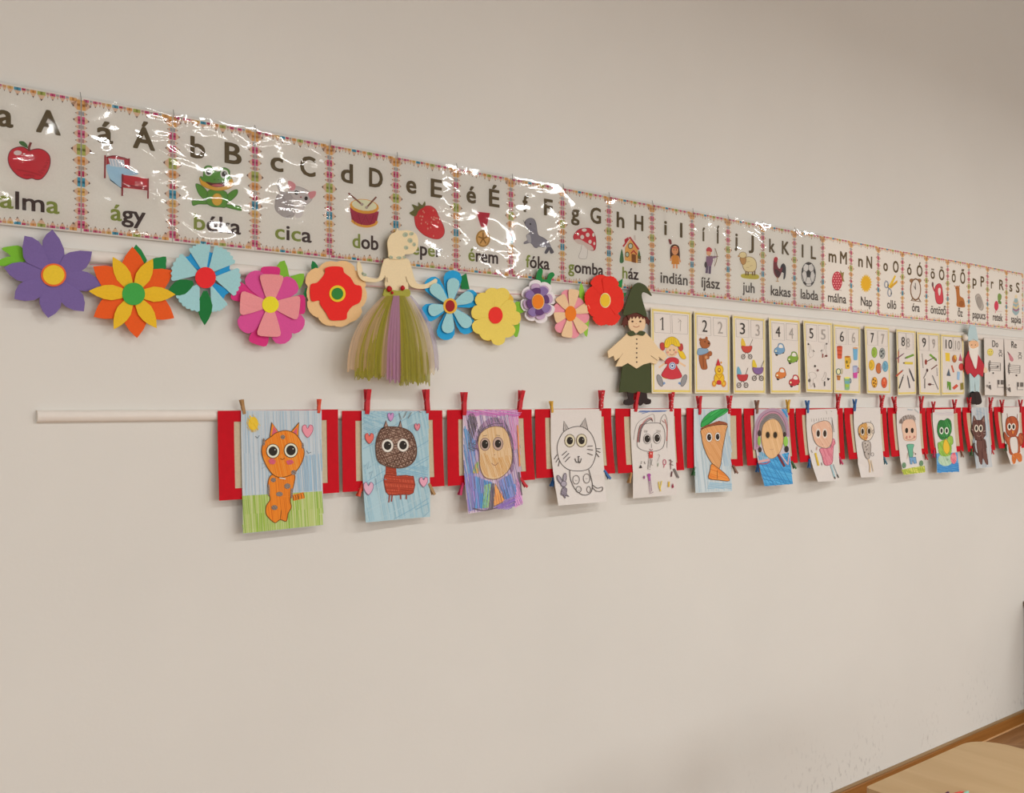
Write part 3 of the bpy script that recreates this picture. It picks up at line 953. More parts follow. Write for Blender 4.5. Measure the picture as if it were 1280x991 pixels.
@pic('j')
def _(a):
    a.blob([(680,540),(740,536),(802,545),(795,575),(690,566)], 'b5a940')
    for x in (712, 728, 760, 776): a.line([(x, 508), (x, 548)], 9, '6c5030')
    a.shape([(690,450),(715,415),(760,418),(786,450),(786,500),(760,522),(712,518),(692,490)], 'ddc89c', '8a6c44', 4)
    a.shape([(668,425),(690,410),(712,425),(708,460),(685,468)], 'b98f5c', '7a5834', 3).shape(ell(690, 400, 27, 22, 10), 'ddc89c', '8a6c44', 3).oval(660, 408, 8, 6, 'b98f5c')
    a.line([(720,450),(740,445)], 3, 'b09a6c').line([(740,480),(760,475)], 3, 'b09a6c').line([(715,490),(735,490)], 3, 'b09a6c')
@pic('k')
def _(a):
    a.blob([(965,482),(985,460),(1003,490),(999,560),(985,576),(986,530),(962,522)], '36363d')
    a.blob([(915,432),(930,420),(942,432),(940,470),(955,500),(978,488),(966,540),(945,568),(920,542),(911,500)], '78323a').blob([(916,425),(930,413),(944,425),(936,450),(920,448)], 'b2343e')
    a.line([(942,560),(942,590)], 5, 'b08a4a').line([(930,590),(952,592)], 4, 'b08a4a').blob([(920,510),(940,505),(965,530),(945,562)], '4a2a30')
@pic('l')
def _(a):
    a.oval(1168, 540, 53, 90, '3c3a3a', 0, 24).oval(1168, 540, 49, 85, 'd3cec8', 0, 24)
    a.poly([(1150,522),(1168,504),(1186,524),(1180,563),(1155,561)], '3a3838')
    for q in ([(1143,463),(1168,454),(1192,463),(1168,474)], [(1203,485),(1217,520),(1215,550),(1204,522)], [(1184,606),(1206,588),(1200,612),(1188,620)], [(1134,588),(1156,610),(1146,620),(1130,602)], [(1119,500),(1131,480),(1130,520),(1119,538)]): a.poly(q, '3a3838')
    for p in ([(1168,504),(1168,474)], [(1186,524),(1204,510)], [(1180,563),(1192,600)], [(1155,561),(1145,598)], [(1150,522),(1130,510)], [(1143,463),(1131,482)], [(1192,463),(1203,487)], [(1156,610),(1186,610)], [(1206,588),(1215,550)], [(1134,588),(1119,538)]): a.line(p, 3, '5c5858')
@pic('m')
def _(a):
    a.line([(105,405),(158,408)], 2, '7a4a4c').blob([(150,285),(160,300),(172,296),(168,330),(175,355),(158,345),(150,310)], '8a7a4a')
    a.oval(130, 350, 32, 59, 'b33a48')
    for i in range(7):
        for j in range(4):
            x, y = 108 + j * 15 + (i % 2) * 6, 305 + i * 15
            if ((x - 130) / 29) ** 2 + ((y - 350) / 54) ** 2 < 1: a.oval(x, y, 4.5, 5, 'd98a8c')
@pic('n')
def _(a):
    P = []
    for i in range(36):
        t = 2 * PI * i / 36; r = 1.12 if i % 2 else .86
        P.append((308 + 33 * r * math.cos(t), 365 + 52 * r * math.sin(t)))
    a.poly(P, 'e2ae3a').oval(308, 365, 25, 40, 'e5a628')
@pic('o')
def _(a):
    a.line([(428,345),(435,358)], 3, '55555c').poly([(440,392),(486,312),(492,322),(462,392)], 'd9b53e').poly([(452,385),(500,345),(501,360),(460,398)], 'c79a30')
    a.ring(433, 372, 11, 20, 7, '8f95a0').ring(453, 422, 11, 23, 7, '8f95a0').line([(440,385),(452,400)], 6, '6a6e78')
@pic('ó')
def _(a):
    a.oval(591, 349, 16, 13, '8f6a4a', .3).oval(634, 349, 15, 13, '8f6a4a', -.3).line([(583,470),(648,478)], 4, '7a5c42')
    a.line([(596,455),(588,470)], 6, '6c5038').line([(632,458),(642,474)], 6, '6c5038')
    a.oval(613, 402, 34, 70, '7a5c42').oval(613, 402, 28, 60, 'd2ccc4').line([(613,404),(611,362)], 4, '4a4440').line([(613,404),(603,380)], 4, '4a4440')
@pic('ö')
def _(a):
    a.line([(716,362),(724,400),(740,425)], 8, 'b33f4a', True).oval(718, 372, 6, 16, '6a4a4c').shape([(735,385),(757,366),(774,385),(783,470),(767,492),(742,482),(732,425)], 'c2444f', '8a3038', 3).blob([(752,400),(760,392),(768,402),(765,430),(758,440),(752,420)], 'dccfc8')
@pic('ő')
def _(a):
    a.line([(858,385),(850,378)], 5, 'a86c38').line([(880,385),(884,378)], 5, 'a86c38')
    a.blob([(857,388),(870,380),(882,390),(886,440),(908,458),(916,490),(914,512),(868,506),(866,470),(862,415)], 'ab6c38').oval(895, 490, 16, 18, '94582c').oval(866, 395, 2.5, 3, '2c2420').oval(880, 398, 2, 3, '2c2420')
@pic('p')
def _(a):
    a.shape([(982,445),(1000,430),(1015,450),(1030,500),(1025,528),(1008,525),(990,490)], 'aca59c', '88817a', 3).shape([(990,460),(1005,448),(1018,480),(1012,515),(998,500)], '9a938b', '827a74', 2)
@pic('r')
def _(a):
    a.blob([(1118,440),(1128,426),(1142,440),(1138,465),(1122,475)], '74904c').line([(1140,490),(1115,488)], 5, '74904c').blob([(1138,492),(1120,480),(1125,470),(1140,478)], '5c7f40')
    a.oval(1110, 503, 13, 30, 'c23c52').line([(1108,530),(1103,548)], 3, 'c23c52').line([(1095,535),(1145,538)], 2, 'b09a94')
@pic('s')
def _(a):
    a.blob([(1208,530),(1216,480),(1230,445),(1243,470),(1251,535),(1232,562),(1214,548)], '8fa8ac').oval(1231, 447, 8, 12, 'd9c7a0')
    a.line([(1212,505),(1232,518),(1248,500)], 12, 'cbb98c', True).line([(1212,522),(1232,534),(1250,520)], 9, '9a6a80', True).line([(1214,480),(1232,490),(1245,478)], 8, 'c8b090', True)

for i, (lo, up, word, marks, crop, e1, e2, e3, desc) in enumerate(ALPH):
    x0, x1 = SX[i], SX[i + 1]
    gap = .0006 if i < 15 else .0012
    dz = 0 if i < 15 else random.uniform(-.002, .002)
    v, f = box_geo(x0 + gap, x1 - gap, -OFFB, -OFFB + .0012, ZB + dz, ZT + dz)
    rt = mk('alphabet_card', v, f, cardm, None, (x0, -OFFB, ZB))
    tag(rt, 'laminated alphabet card with the letters ' + desc, 'alphabet card', 'alphabet cards along the wall')
    b = link('pencil_border', PME, None, rt)
    b.location = (0, -.0003, dz)
    b.scale = ((x1 - x0) / CW, 1, 1)
    T = lambda e: [hit(crop[0] + q / crop[2], 300, OFFB)[0] for q in e]
    zb = EYE + .5845 - .0032 * (x0 - .5)
    (a0, a1), (b0, b1), (c0, c1) = T(e1), T(e2), T(e3)
    letters('small_letter', (lo, BB, ()), a0, a1, zb, .0485, OFFB + .0003, BIG, BIG, rt)
    letters('capital_letter', (up, BB, ()), b0, b1, zb, .0485, OFFB + .0003, BIG, BIG, rt)
    letters('word', (word, BB * .8, marks), c0, c1, EYE + .4135, .0365, OFFB + .0003, DK if i < 10 else '4a423c', G1, rt)
    a = Art(crop, flat(OFFB)); PICS[lo](a); a.build('picture', rt)
    if i < 15: film(x0, x1, ZB - .003, ZT + .003, OFFB + .0045, i, rt, {3: .0035, 2: .001, 5: .0012, 10: .001, 14: .0015}.get(i, 0))
    # pin the strip hangs from
    if 0 < i < 15:
        px = x0 + random.uniform(-.002, .002); sl = random.uniform(-.004, .004)
        P = [(px + sl, ZT + .011), (px, ZT - .010)]
        vv = [(P[0][0] - .0006, -OFFB - .001, P[0][1]), (P[0][0] + .0006, -OFFB - .001, P[0][1]), (P[1][0] + .0006, -OFFB - .006, P[1][1]), (P[1][0] - .0006, -OFFB - .006, P[1][1])]
        vv += [(q[0], q[1] - .001, q[2]) for q in vv]
        mk('hanging_wire', vv, [(0, 1, 2, 3), (7, 6, 5, 4), (0, 4, 5, 1), (1, 5, 6, 2), (2, 6, 7, 3), (3, 7, 4, 0)], wirem, rt)

# ================================================================== paper flowers on the upper rail
FA = (0, 280, 5.818); FB = (200, 290, 4.741); FC = (520, 330, 4.741)
class Flower:
    def __init__(s, crop, c, label, base=.017, group='paper flowers on a string'):
        s.crop, s.c = crop, c
        px, py = crop[0] + c[0] / crop[2], crop[1] + c[1] / crop[2]
        s.base = base
        o = hit(px, py, base)
        s.root = tag(root('paper_flower', o), label, 'paper flower', group)
        s.e = 0.0
    def part(s, name, pts, h, lift=.003, th=.0007, step=.0005, rough=.65):
        """paper piece whose outer end stands a little off the rail"""
        x0, y0, k = s.crop
        cx, cy = x0 + s.c[0] / k, y0 + s.c[1] / k
        R_ = max(math.hypot(p[0] - s.c[0], p[1] - s.c[1]) for p in pts) / k or 1
        def surf(px, py, e):
            t = min(1, math.hypot(px - cx, py - cy) / max(R_, 8))
            return hit(px, py, s.base + e + lift * t * t)
        s.e += step
        return plate(name, pts, s.crop, surf, card(h, rough), s.root, th, s.e)
    def petal(s, tip, hw, h, prof='leaf', start=0.0, name='petal', lift=.004, th=.0007, step=.0005, bend=0):
        c = Vector(s.c); t = Vector(tip); d = t - c; L = d.length; d.normalize(); n = Vector((-d.y, d.x))
        pr = {'leaf': [(0, .25), (.2, .7), (.42, 1), (.62, .9), (.8, .58), (.92, .25), (1, 0)],
              'round': [(0, .25), (.3, .58), (.55, .88), (.76, 1), (.9, .82), (.97, .45), (1, 0)],
              'blunt': [(0, .25), (.3, .55), (.6, .82), (.85, 1), (.95, .95), (.99, .7), (1, 0)]}[prof]
        A, B = [], []
        for q, w_ in pr:
            q2 = start + (1 - start) * q
            p = c + d * L * q2 + n * bend * math.sin(PI * q)
            A.append(p + n * hw * w_); B.append(p - n * hw * w_)
        pts = [(p.x, p.y) for p in A] + [(p.x, p.y) for p in reversed(B[:-1])]
        return s.part(name, pts, h, lift, th, step)
    def disc(s, rx, ry, h, name='centre', c=None):
        c = c or s.c
        return s.part(name, ell(c[0], c[1], rx, ry, 28), h, 0, .0012, .0012)

LIME, GRN = '6fae2c', '1c7a3c'
f = Flower(FA, (390, 370), 'violet eight petal paper flower with yellow centre and lime leaves')
f.part('leaf', smooth([(12,178),(80,160),(150,162),(200,230),(180,265),(110,262),(60,215)], 3), LIME)
f.part('leaf', smooth([(-40,290),(20,250),(90,235),(190,262),(120,290),(20,305)], 3), LIME)
tips = [(382,40),(670,200),(742,440),(610,635),(350,682),(105,545),(28,315),(178,85)]
vals = [(480,205),(622,335),(605,498),(455,595),(275,555),(140,425),(168,268),(298,132)]
for i, tp in enumerate(tips):
    a, b = Vector(vals[i - 1]), Vector(vals[i]); t = Vector(tp); c = Vector(f.c)
    def mid(p, q, bul):
        m = p.lerp(q, .55); d = (q - p); n = Vector((d.y, -d.x)).normalized()
        if (m + n - c.lerp(t, .6)).length < (m - n - c.lerp(t, .6)).length: n = -n
        return m + n * bul
    ia, ib = a.lerp(c, .12), b.lerp(c, .12)
    pts = [c, ia, a.lerp(t, .15) , mid(a, t, 10), t, mid(b, t, 10), b.lerp(t, .15), ib]
    f.part('petal', [(p.x, p.y) for p in pts], '6c5a93', .004 + .003 * (i % 2), .0008, .0009)
f.disc(92, 84, 'd8622c', 'centre_ring'); f.disc(78, 71, 'd9b82c')

f = Flower(FA, (972, 508), 'orange paper flower with pointed yellow inner petals and green centre', .019)
f.part('leaf', [(990,148),(1030,190),(1070,262),(1050,300),(970,178)], GRN)
f.part('leaf', smooth([(1110,255),(1160,243),(1208,237),(1207,290),(1200,332),(1100,335)], 2), GRN)
for tp in ((963,165),(1258,338),(1267,684),(997,828),(682,675),(678,308)):
    f.petal(tp, 92, 'da5312', 'leaf', .05, lift=.003, step=.0007)
for tp in ((820,238),(1112,252),(1276,512),(1140,757),(828,765),(645,487)):
    f.petal(tp, 56, 'e8ae20', 'leaf', .1, lift=.005, step=.0006)
f.disc(83, 82, '3a9a42')

def fan(f, a1, a2, r, h, teeth=6, r0=40):
    P = []
    for a in (a1, a2): pass
    P.append((f.c[0] + r0 * math.cos(math.radians((a1 + a2) / 2)) - 12, f.c[1] - r0 * math.sin(math.radians((a1 + a2) / 2))))
    n = teeth * 6
    for i in range(n + 1):
        t = math.radians(a1 + (a2 - a1) * i / n)
        rr = r + 9 * abs(math.sin(PI * i / 6)) - 18 * abs(i / n - .5)
        P.append((f.c[0] + rr * math.cos(t), f.c[1] - rr * math.sin(t)))
    P.append((f.c[0] + r0 * math.cos(math.radians((a1 + a2) / 2)) + 12, f.c[1] - r0 * math.sin(math.radians((a1 + a2) / 2))))
    f.part('petal', P, h, .004, .0007, .0007)
f = Flower(FB, (270, 270), 'pale blue paper cornflower with fringed petals and red centre', .018)
for a1, a2, r in ((133, 122, 175), (84, 70, 165), (26, 14, 165), (-32, -50, 170)):
    t1, t2 = math.radians(a1 + 3), math.radians(a2 - 3)
    f.part('petal', [f.c, (f.c[0] + r * math.cos(t1), f.c[1] - r * math.sin(t1)), (f.c[0] + (r - 14) * math.cos((t1 + t2) / 2), f.c[1] - (r - 14) * math.sin((t1 + t2) / 2)), (f.c[0] + r * math.cos(t2), f.c[1] - r * math.sin(t2))], '1f8cc4', .002)
for a1, a2, r in ((121, 81, 198), (74, 26, 200), (17, -33, 205), (-50, -80, 208), (-100, -150, 208), (186, 134, 203)):
    fan(f, a1, a2, r, '93c2c8')
f.petal((265,552), 44, '0f6b30', 'leaf', .28, 'leaf'); f.petal((42,360), 46, '0f6b30', 'leaf', .32, 'leaf')
f.disc(61, 63, 'd82428')

f = Flower(FB, (655, 430), 'pink layered paper flower with four pale rounded petals and yellow centre', .018)
f.part('leaf', smooth([(690,205),(738,168),(765,255),(760,280),(720,280)], 2), '74ac30'); f.part('leaf', smooth([(765,270),(800,255),(853,246),(848,300),(820,342),(780,320)], 2), '74ac30')
for tp in ((655,203),(432,340),(862,430),(575,668)): f.petal(tp, 58, 'c42c74', 'blunt', .1)
for tp in ((535,238),(800,285),(475,575),(845,575),(742,660)): f.petal(tp, 62, 'c6488c', 'round', .1)
for tp in ((663,250),(474,420),(828,450),(645,620)): f.petal(tp, 70, 'd98a8e', 'blunt', .08, lift=.007)
f.disc(49, 49, 'e0cc28')

f = Flower(FB, (1052, 365), 'red paper poppy on peach scalloped petals with green and yellow centre', .018)
f.part('leaf', smooth([(903,170),(935,200),(930,240),(898,228)], 2), '157038'); f.part('leaf', smooth([(862,332),(890,345),(852,398)], 2), '157038')
for tp in ((985,176),(1105,172),(1205,262),(1226,390),(1165,520),(1075,562),(985,552),(885,470),(868,355),(875,245)):
    f.petal(tp, 66, 'e3b280', 'round', .05, lift=.001)
f.part('petal', smooth([(980,215),(1020,203),(1080,208),(1092,240),(1130,270),(1155,310),(1190,320),(1198,360),(1185,415),(1140,440),(1110,480),(1105,515),(1060,523),(1010,520),(985,480),(950,430),(945,405),(900,410),(889,360),(895,310),(930,300),(960,270),(978,240)], 3), 'd6221c', .0002, .0008, .0025)
f.disc(48, 49, 'e5bc2a', 'centre_ring'); f.disc(34, 35, '2c7a34')

f = Flower(FC, (203, 248), 'bright blue six petal paper flower with dark red centre', .018)
f.part('leaf', [(262,75),(298,55),(318,150),(270,148)], '157038')
for tp in ((222,36),(368,190),(332,402),(168,450),(38,300),(68,88)): f.petal(tp, 54, '1f93c8', 'round', .08, lift=.004, step=.0008)
for tp in ((226,82),(338,182),(322,370),(186,410),(74,280),(94,122)): f.petal(tp, 37, '8fc0c6', 'round', .12, lift=.006, step=.0006)
f.disc(41, 46, 'e0a83c', 'centre_ring'); f.disc(27, 34, '8f1c20')

f = Flower(FC, (472, 303), 'yellow twelve petal paper flower with red centre', .018)
f.part('leaf', smooth([(580,238),(612,222),(642,282),(590,290)], 2), '74ac30'); f.part('leaf', smooth([(580,360),(616,350),(602,430),(580,420)], 2), '74ac30')
for tp in ((400,170),(560,180),(335,380),(420,455)): f.petal(tp, 40, 'd3ad40', 'round', .1, lift=.002)
for tp in ((445,140),(525,142),(588,235),(622,325),(572,425),(492,482),(402,448),(340,395),(328,280),(365,180)): f.petal(tp, 43, 'e0c25a', 'round', .06, lift=.005, step=.0006)
f.disc(42, 50, 'd82c24')

f = Flower(FC, (724, 222), 'small white and purple paper flower with orange centre and green stem', .020)
f.part('stem', smooth([(722,120),(712,75),(732,25),(752,38),(746,85),(775,90),(785,60),(808,48),(822,65),(802,92),(792,138),(755,112)], 3), '1c7a3c')
for k in range(8):
    t = math.radians(k * 45 + 12)
    f.petal((724 + 105 * math.cos(t), 222 - 132 * math.sin(t)), 38, 'd6d2d4', 'round', .1, lift=.002)
for k in range(8):
    t = math.radians(k * 45 + 12)
    f.petal((724 + 88 * math.cos(t), 222 - 110 * math.sin(t)), 29, 'b49ab8', 'round', .1, lift=.004)
for k in range(8):
    t = math.radians(k * 45 + 12); q = 1.0 if k % 2 else .84
    f.petal((724 + 80 * q * math.cos(t), 222 - 100 * q * math.sin(t)), 27, '7f6a9c' if k % 2 else '5a3a6c', 'round', .1, lift=.005)
f.disc(37, 47, 'e0b878', 'centre_ring'); f.disc(33, 42, 'e0781c')

f = Flower(FC, (917, 293), 'peach and pink paper daisy with orange centre', .018)
f.part('leaf', smooth([(980,110),(1000,170),(1006,228),(975,215),(966,160)], 2), '86b83c'); f.part('leaf', smooth([(1025,325),(1020,390),(1012,432),(992,400),(1000,350)], 2), '86b83c')
for tp in ((888,152),(978,205),(1026,325),(940,440),(838,402),(815,255)): f.petal(tp, 34, 'dd8a98', 'round', .1, lift=.002)
for tp in ((938,150),(1028,255),(1000,398),(892,434),(822,320),(850,190)): f.petal(tp, 32, 'e0b892', 'blunt', .1, lift=.005)
f.disc(33, 45, 'd9741c')

f = Flower(FC, (1122, 215), 'large ruffled red paper flower with yellow centre and green leaves', .018)
f.part('leaf', [(1226,85),(1220,138),(1185,140),(1188,112)], '1c7a3c'); f.part('leaf', [(1248,168),(1235,196),(1205,196),(1212,172)], '1c7a3c')
for k, (tp, hw) in enumerate((((1080,66), 58), ((1162,74), 52), ((1218,150), 58), ((1226,255), 58), ((1170,360), 56), ((1090,362), 52), ((1035,300), 54), ((1003,180), 60))):
    c = Vector(f.c); t = Vector(tp); d = t - c; L = d.length; d.normalize(); n = Vector((-d.y, d.x))
    P = [c]
    for q in range(-6, 7):
        s_ = q / 6
        P.append(c + d * L * (1 - .22 * s_ * s_ + .02 * (q % 2)) + n * hw * s_)
    f.part('petal', [(p.x, p.y) for p in P], 'd42a1c', .004 + .002 * (k % 2), .0008, .0008)
f.disc(32, 44, 'e8d29a', 'centre_ring'); f.disc(28, 39, 'e3b22c')

# pink string the flowers hang on
sp = [(112, 330.5), (200, 334), (300, 347), (400, 353), (530, 362), (600, 366), (690, 369), (745, 371)]
V, Fc = [], []
pts = [Vector(hit(x, y, .0158)) for x, y in smooth(sp, 5, False)]
for p in pts:
    for k in range(5):
        a = 2 * PI * k / 5; V.append((p.x, p.y + .0008 * math.cos(a), p.z + .0008 * math.sin(a)))
for j in range(len(pts) - 1):
    for k in range(5): Fc.append((j * 5 + k, j * 5 + (k + 1) % 5, (j + 1) * 5 + (k + 1) % 5, (j + 1) * 5 + k))
tag(mk('garland_string', V, Fc, card('c08088'), None, tuple(pts[0])), 'thin pink string running behind the paper flowers', 'string')

# ================================================================== tulle-skirted paper fairy
FF = (410, 270, 4.506)
org = hit(FF[0] + 385 / FF[2], FF[1] + 420 / FF[2], .028)
fy = tag(root('fairy_figure', org), 'cream cut-out fairy with a bun and an olive and mauve tulle skirt', 'paper figure')
cream = card('dcc7a2')
plate('body', smooth([(352,200),(348,232),(318,245),(303,290),(292,335),(275,352),(230,345),(202,325),(190,285),(180,257),(166,262),(165,300),(178,345),(210,368),(270,372),(305,360),(322,345),(326,405),(390,420),(452,412),(442,345),(460,390),(500,408),(550,408),(600,390),(616,365),(605,352),(585,365),(545,384),(505,380),(487,350),(468,280),(455,245),(430,232),(425,200)], 3), FF, flat(.026), cream, fy, .003)
hd = plate('head', smooth([(344,232),(341,205),(335,150),(352,105),(382,88),(390,66),(400,82),(450,80),(495,100),(508,140),(502,185),(475,212),(434,216),(427,236),(385,244)], 3), FF, flat(.0295), cream, fy, .003)
for (x, y, rx, ry) in ((435,105,16,14),(462,138,15,14),(470,100,14,10),(440,178,13,12),(485,160,10,12),(400,235,16,9),(355,232,12,9),(430,232,10,8),(205,330,14,10),(195,322,6,9)):
    a = Art(FF, flat(.0327 if y < 240 and x > 300 else .0292)); a.oval(x, y, rx, ry, 'a3aa90', random.uniform(-.6, .6), 9); a.oval(x + 4, y + 2, rx * .5, ry * .45, '8a9a8c', random.uniform(-1, 1), 7)
    a.build('leaf_print', fy)
a = Art(FF, flat(.0292))
a.line([(320,335),(328,370)], 3, '8a7458').line([(332,345),(336,372)], 3, '8a7458').line([(438,340),(446,372)], 3, '8a7458')
a.build('slit', fy)
bl = plate('belt', smooth([(314,430),(328,408),(390,420),(455,412),(460,450),(400,462),(318,452)], 3), FF, flat(.030), card('97963c'), fy, .004)
def ball(name, px, py, off, r, mat, parent, n=10, sq=.8):
    c = Vector(hit(px, py, off)); V, Fc = [], []
    for j in range(n // 2 + 1):
        th = PI * j / (n // 2)
        for i in range(n):
            ph = 2 * PI * i / n; rr = r * (1 + .12 * math.sin(3 * ph + 2 * th))
            V.append((c.x + rr * math.sin(th) * math.cos(ph), c.y + sq * rr * math.sin(th) * math.sin(ph), c.z + rr * math.cos(th)))
    for j in range(n // 2):
        for i in range(n):
            k = (i + 1) % n
            Fc.append((j * n + i, (j + 1) * n + i, (j + 1) * n + k, j * n + k))
    return mk(name, V, Fc, mat, parent, smooth=True)
for (x, y, r) in ((345,410,.0078),(362,432,.004),(420,405,.0066)):
    ball('rosebud', FF[0] + x / FF[2], FF[1] + y / FF[2], .037, r, card('a81c24'), fy)
rn = random.Random(3)
def skirt(u0, u1, b0, b1, yb, h, alpha, folds, depth, seed):
    rn = random.Random(seed)
    nu, nv = folds * 6, 16
    ph = rn.uniform(0, 6)
    hem = [rn.uniform(-16, 16) for _ in range(nu + 1)]
    V, UV = [], []
    for j in range(nv + 1):
        v = j / nv
        for i in range(nu + 1):
            u = i / nu
            fl_ = 1 - (1 - v) ** 2.4
            xt = u0 + (u1 - u0) * u; xb = b0 + (b1 - b0) * u
            x = xt + (xb - xt) * fl_
            yy = 448 + (yb + (hem[i] if j == nv else 0) - 448) * v
            off = .030 + depth + .038 * math.sin(min(1, v * 1.25) * PI * .55) + .0028 * v * math.sin(folds * 2 * PI * u + ph) 
            p = hit(FF[0] + x / FF[2], FF[1] + yy / FF[2], off)
            V.append(p); UV.append((u * (b1 - b0) / 180, v, seed))
    Fc = [(j * (nu + 1) + i, (j + 1) * (nu + 1) + i, (j + 1) * (nu + 1) + i + 1, j * (nu + 1) + i + 1) for j in range(nv) for i in range(nu)]
    o = mk('tulle_strip', V, Fc, mat_tulle(h, alpha), fy, smooth=True)
    at_ = o.data.attributes.new('fold', 'FLOAT_VECTOR', 'POINT')
    at_.data.foreach_set('vector', [c for q in UV for c in q])
    return o
skirt(314, 360, 108, 260, 868, 'c8a987', .55, 3, .003, 1)
skirt(326, 372, 150, 318, 915, '8e8a2c', .82, 5, .000, 2)
skirt(330, 372, 150, 300, 905, 'a09a3c', .6, 4, .004, 12)
skirt(362, 398, 300, 420, 900, 'c2a48c', .6, 4, .002, 3)
skirt(368, 402, 330, 408, 930, 'ad82a0', .8, 4, .006, 4)
skirt(398, 440, 400, 575, 945, '8e8a2c', .85, 5, .001, 5)
skirt(392, 432, 412, 540, 930, 'a09a3c', .55, 4, .005, 13)
skirt(424, 458, 490, 602, 890, 'c8b890', .55, 3, .003, 6)
skirt(440, 470, 560, 625, 865, 'a599ae', .55, 3, -.006, 7)

# ================================================================== elf with pointed hat
GG = (750, 340, 5.508)
def figure(crop, foot, off, label):
    o = hit(crop[0] + foot[0] / crop[2], crop[1] + foot[1] / crop[2], off)
    return tag(root('elf_figure', o), label, 'paper figure')
el = figure(GG, (250, 915), .022, 'cut-out elf with dark green pointed hat, brown hair and beige tunic')
olive, brown = card('3e4628'), card('57291f')
plate('boot', smooth([(190,815),(232,815),(230,870),(236,902),(200,918),(166,908),(170,880),(196,872)], 2), GG, flat(.022), card('2a1f1e'), el, .003)
plate('boot', smooth([(268,815),(318,815),(326,868),(350,876),(349,904),(318,912),(302,900),(282,920),(266,905)], 2), GG, flat(.022), card('2a1f1e'), el, .003)
plate('skirt', [(160,610),(345,605),(353,826),(320,834),(280,826),(230,834),(180,824),(133,830)], GG, flat(.0225), olive, el, .003)
plate('hair', [(148,366),(165,318),(188,296),(255,275),(318,300),(346,338),(334,366),(322,350),(312,362),(306,335),(230,330),(200,345),(192,370),(178,360),(168,380),(160,362)], GG, flat(.0262), brown, el, .002)
fc = plate('face', smooth([(195,340),(212,300),(260,292),(300,308),(313,345),(305,390),(270,416),(235,416),(205,388)], 3), GG, flat(.0265), card('dfba96'), el, .003)
plate('tunic', [(192,418),(250,425),(314,416),(355,458),(405,525),(445,552),(462,582),(440,610),(412,592),(388,634),(345,624),(300,636),(252,664),(192,626),(150,650),(108,650),(140,585),(105,610),(95,575),(60,592),(54,545),(150,460)], GG, flat(.026), card('dfc09a'), el, .003)
plate('collar', smooth([(190,416),(228,404),(250,430),(276,404),(313,414),(296,438),(258,430),(212,441)], 3), GG, flat(.0305), olive, el, .002)
plate('fringe', [(186,300),(255,277),(322,300),(318,322),(308,308),(298,325),(285,305),(272,322),(262,300),(246,320),(236,302),(222,324),(214,305),(200,335),(193,318)], GG, flat(.0300), brown, el, .0015)
plate('pointed_hat', smooth([(160,288),(195,170),(225,105),(262,72),(310,90),(340,130),(358,164),(330,148),(300,138),(287,160),(300,220),(323,308),(255,279),(192,296)], 3), GG, flat(.0320), olive, el, .003)
a = Art(GG, flat(.0298))
for x in (224, 278): a.oval(x, 340, 8, 7, '6a4a34').oval(x, 340, 4, 4, '2c201a')
a.line([(228,372),(250,380),(272,370)], 4, 'a05a44', True).line([(248,352),(252,358)], 4, 'c08a6c')
a.build('features', fc)
a = Art(GG, flat(.0292))
for k in range(6): a.oval(253, 462 + k * 31.5, 5, 6, '4a3a34')
a.line([(350,575),(395,608)], 3, '6c4a34').line([(405,585),(455,625)], 3, '6c4a34').line([(140,585),(158,560)], 2, 'a88a68')
a.build('buttons', el)

# ================================================================== bearded gnome
N3 = (1130, 395, 8.533); N1 = (810, 370, 6.4); N2 = (1000, 395, 9.143)
gn = figure(N3, (765, 940), .024, 'cut-out gnome with pale blue hat, white beard and red jacket')
gn.name = 'gnome_figure'
pb = card('a9c0c4')
plate('boot', smooth([(708,810),(757,810),(765,900),(760,942),(722,925),(715,870)], 2), N3, flat(.024), card('2a1f1e'), gn, .004)
plate('boot', smooth([(760,810),(803,812),(828,885),(825,930),(775,946),(764,900)], 2), N3, flat(.0245), card('2a1f1e'), gn, .004)
plate('trousers', [(698,600),(808,610),(803,822),(765,822),(758,690),(748,820),(708,816)], N3, flat(.025), pb, gn, .003)
plate('jacket', [(690,370),(672,420),(655,450),(653,560),(678,622),(712,605),(755,656),(792,615),(842,648),(856,520),(832,480),(785,400)], N3, flat(.0285), card('ae2a38'), gn, .003)
plate('hand', smooth([(845,560),(870,545),(892,575),(880,605),(850,600)], 3), N3, flat(.027), card('d2bda0'), gn, .003)
hf = plate('face', smooth([(694,280),(740,262),(788,275),(794,330),(745,362),(700,335)], 3), N3, flat(.030), card('d9ac86'), gn, .003)
plate('beard', smooth([(690,262),(700,318),(742,362),(792,325),(790,400),(778,520),(768,562),(752,545),(728,480),(700,400)], 3), N3, flat(.0325), card('d8d1ca'), gn, .002)
plate('moustache', smooth([(700,335),(742,348),(790,330),(785,350),(742,360),(706,352)], 2), N3, flat(.0348), card('ddd6cf'), gn, .001)
plate('pointed_hat', smooth([(688,262),(690,160),(706,98),(740,100),(765,112),(778,180),(792,268),(740,246)], 3), N3, flat(.034), pb, gn, .003)
ball('pompom', N3[0] + 652 / N3[2], N3[1] + 228 / N3[2], .030, .0155, card('d8d0c6'), gn, 12, .8)
a = Art(N3, flat(.0333))
a.oval(722, 308, 6, 5, '5a4030').oval(762, 308, 6, 5, '5a4030').line([(728,350),(745,356),(760,350)], 4, 'b05a44', True)
a.build('features', hf)

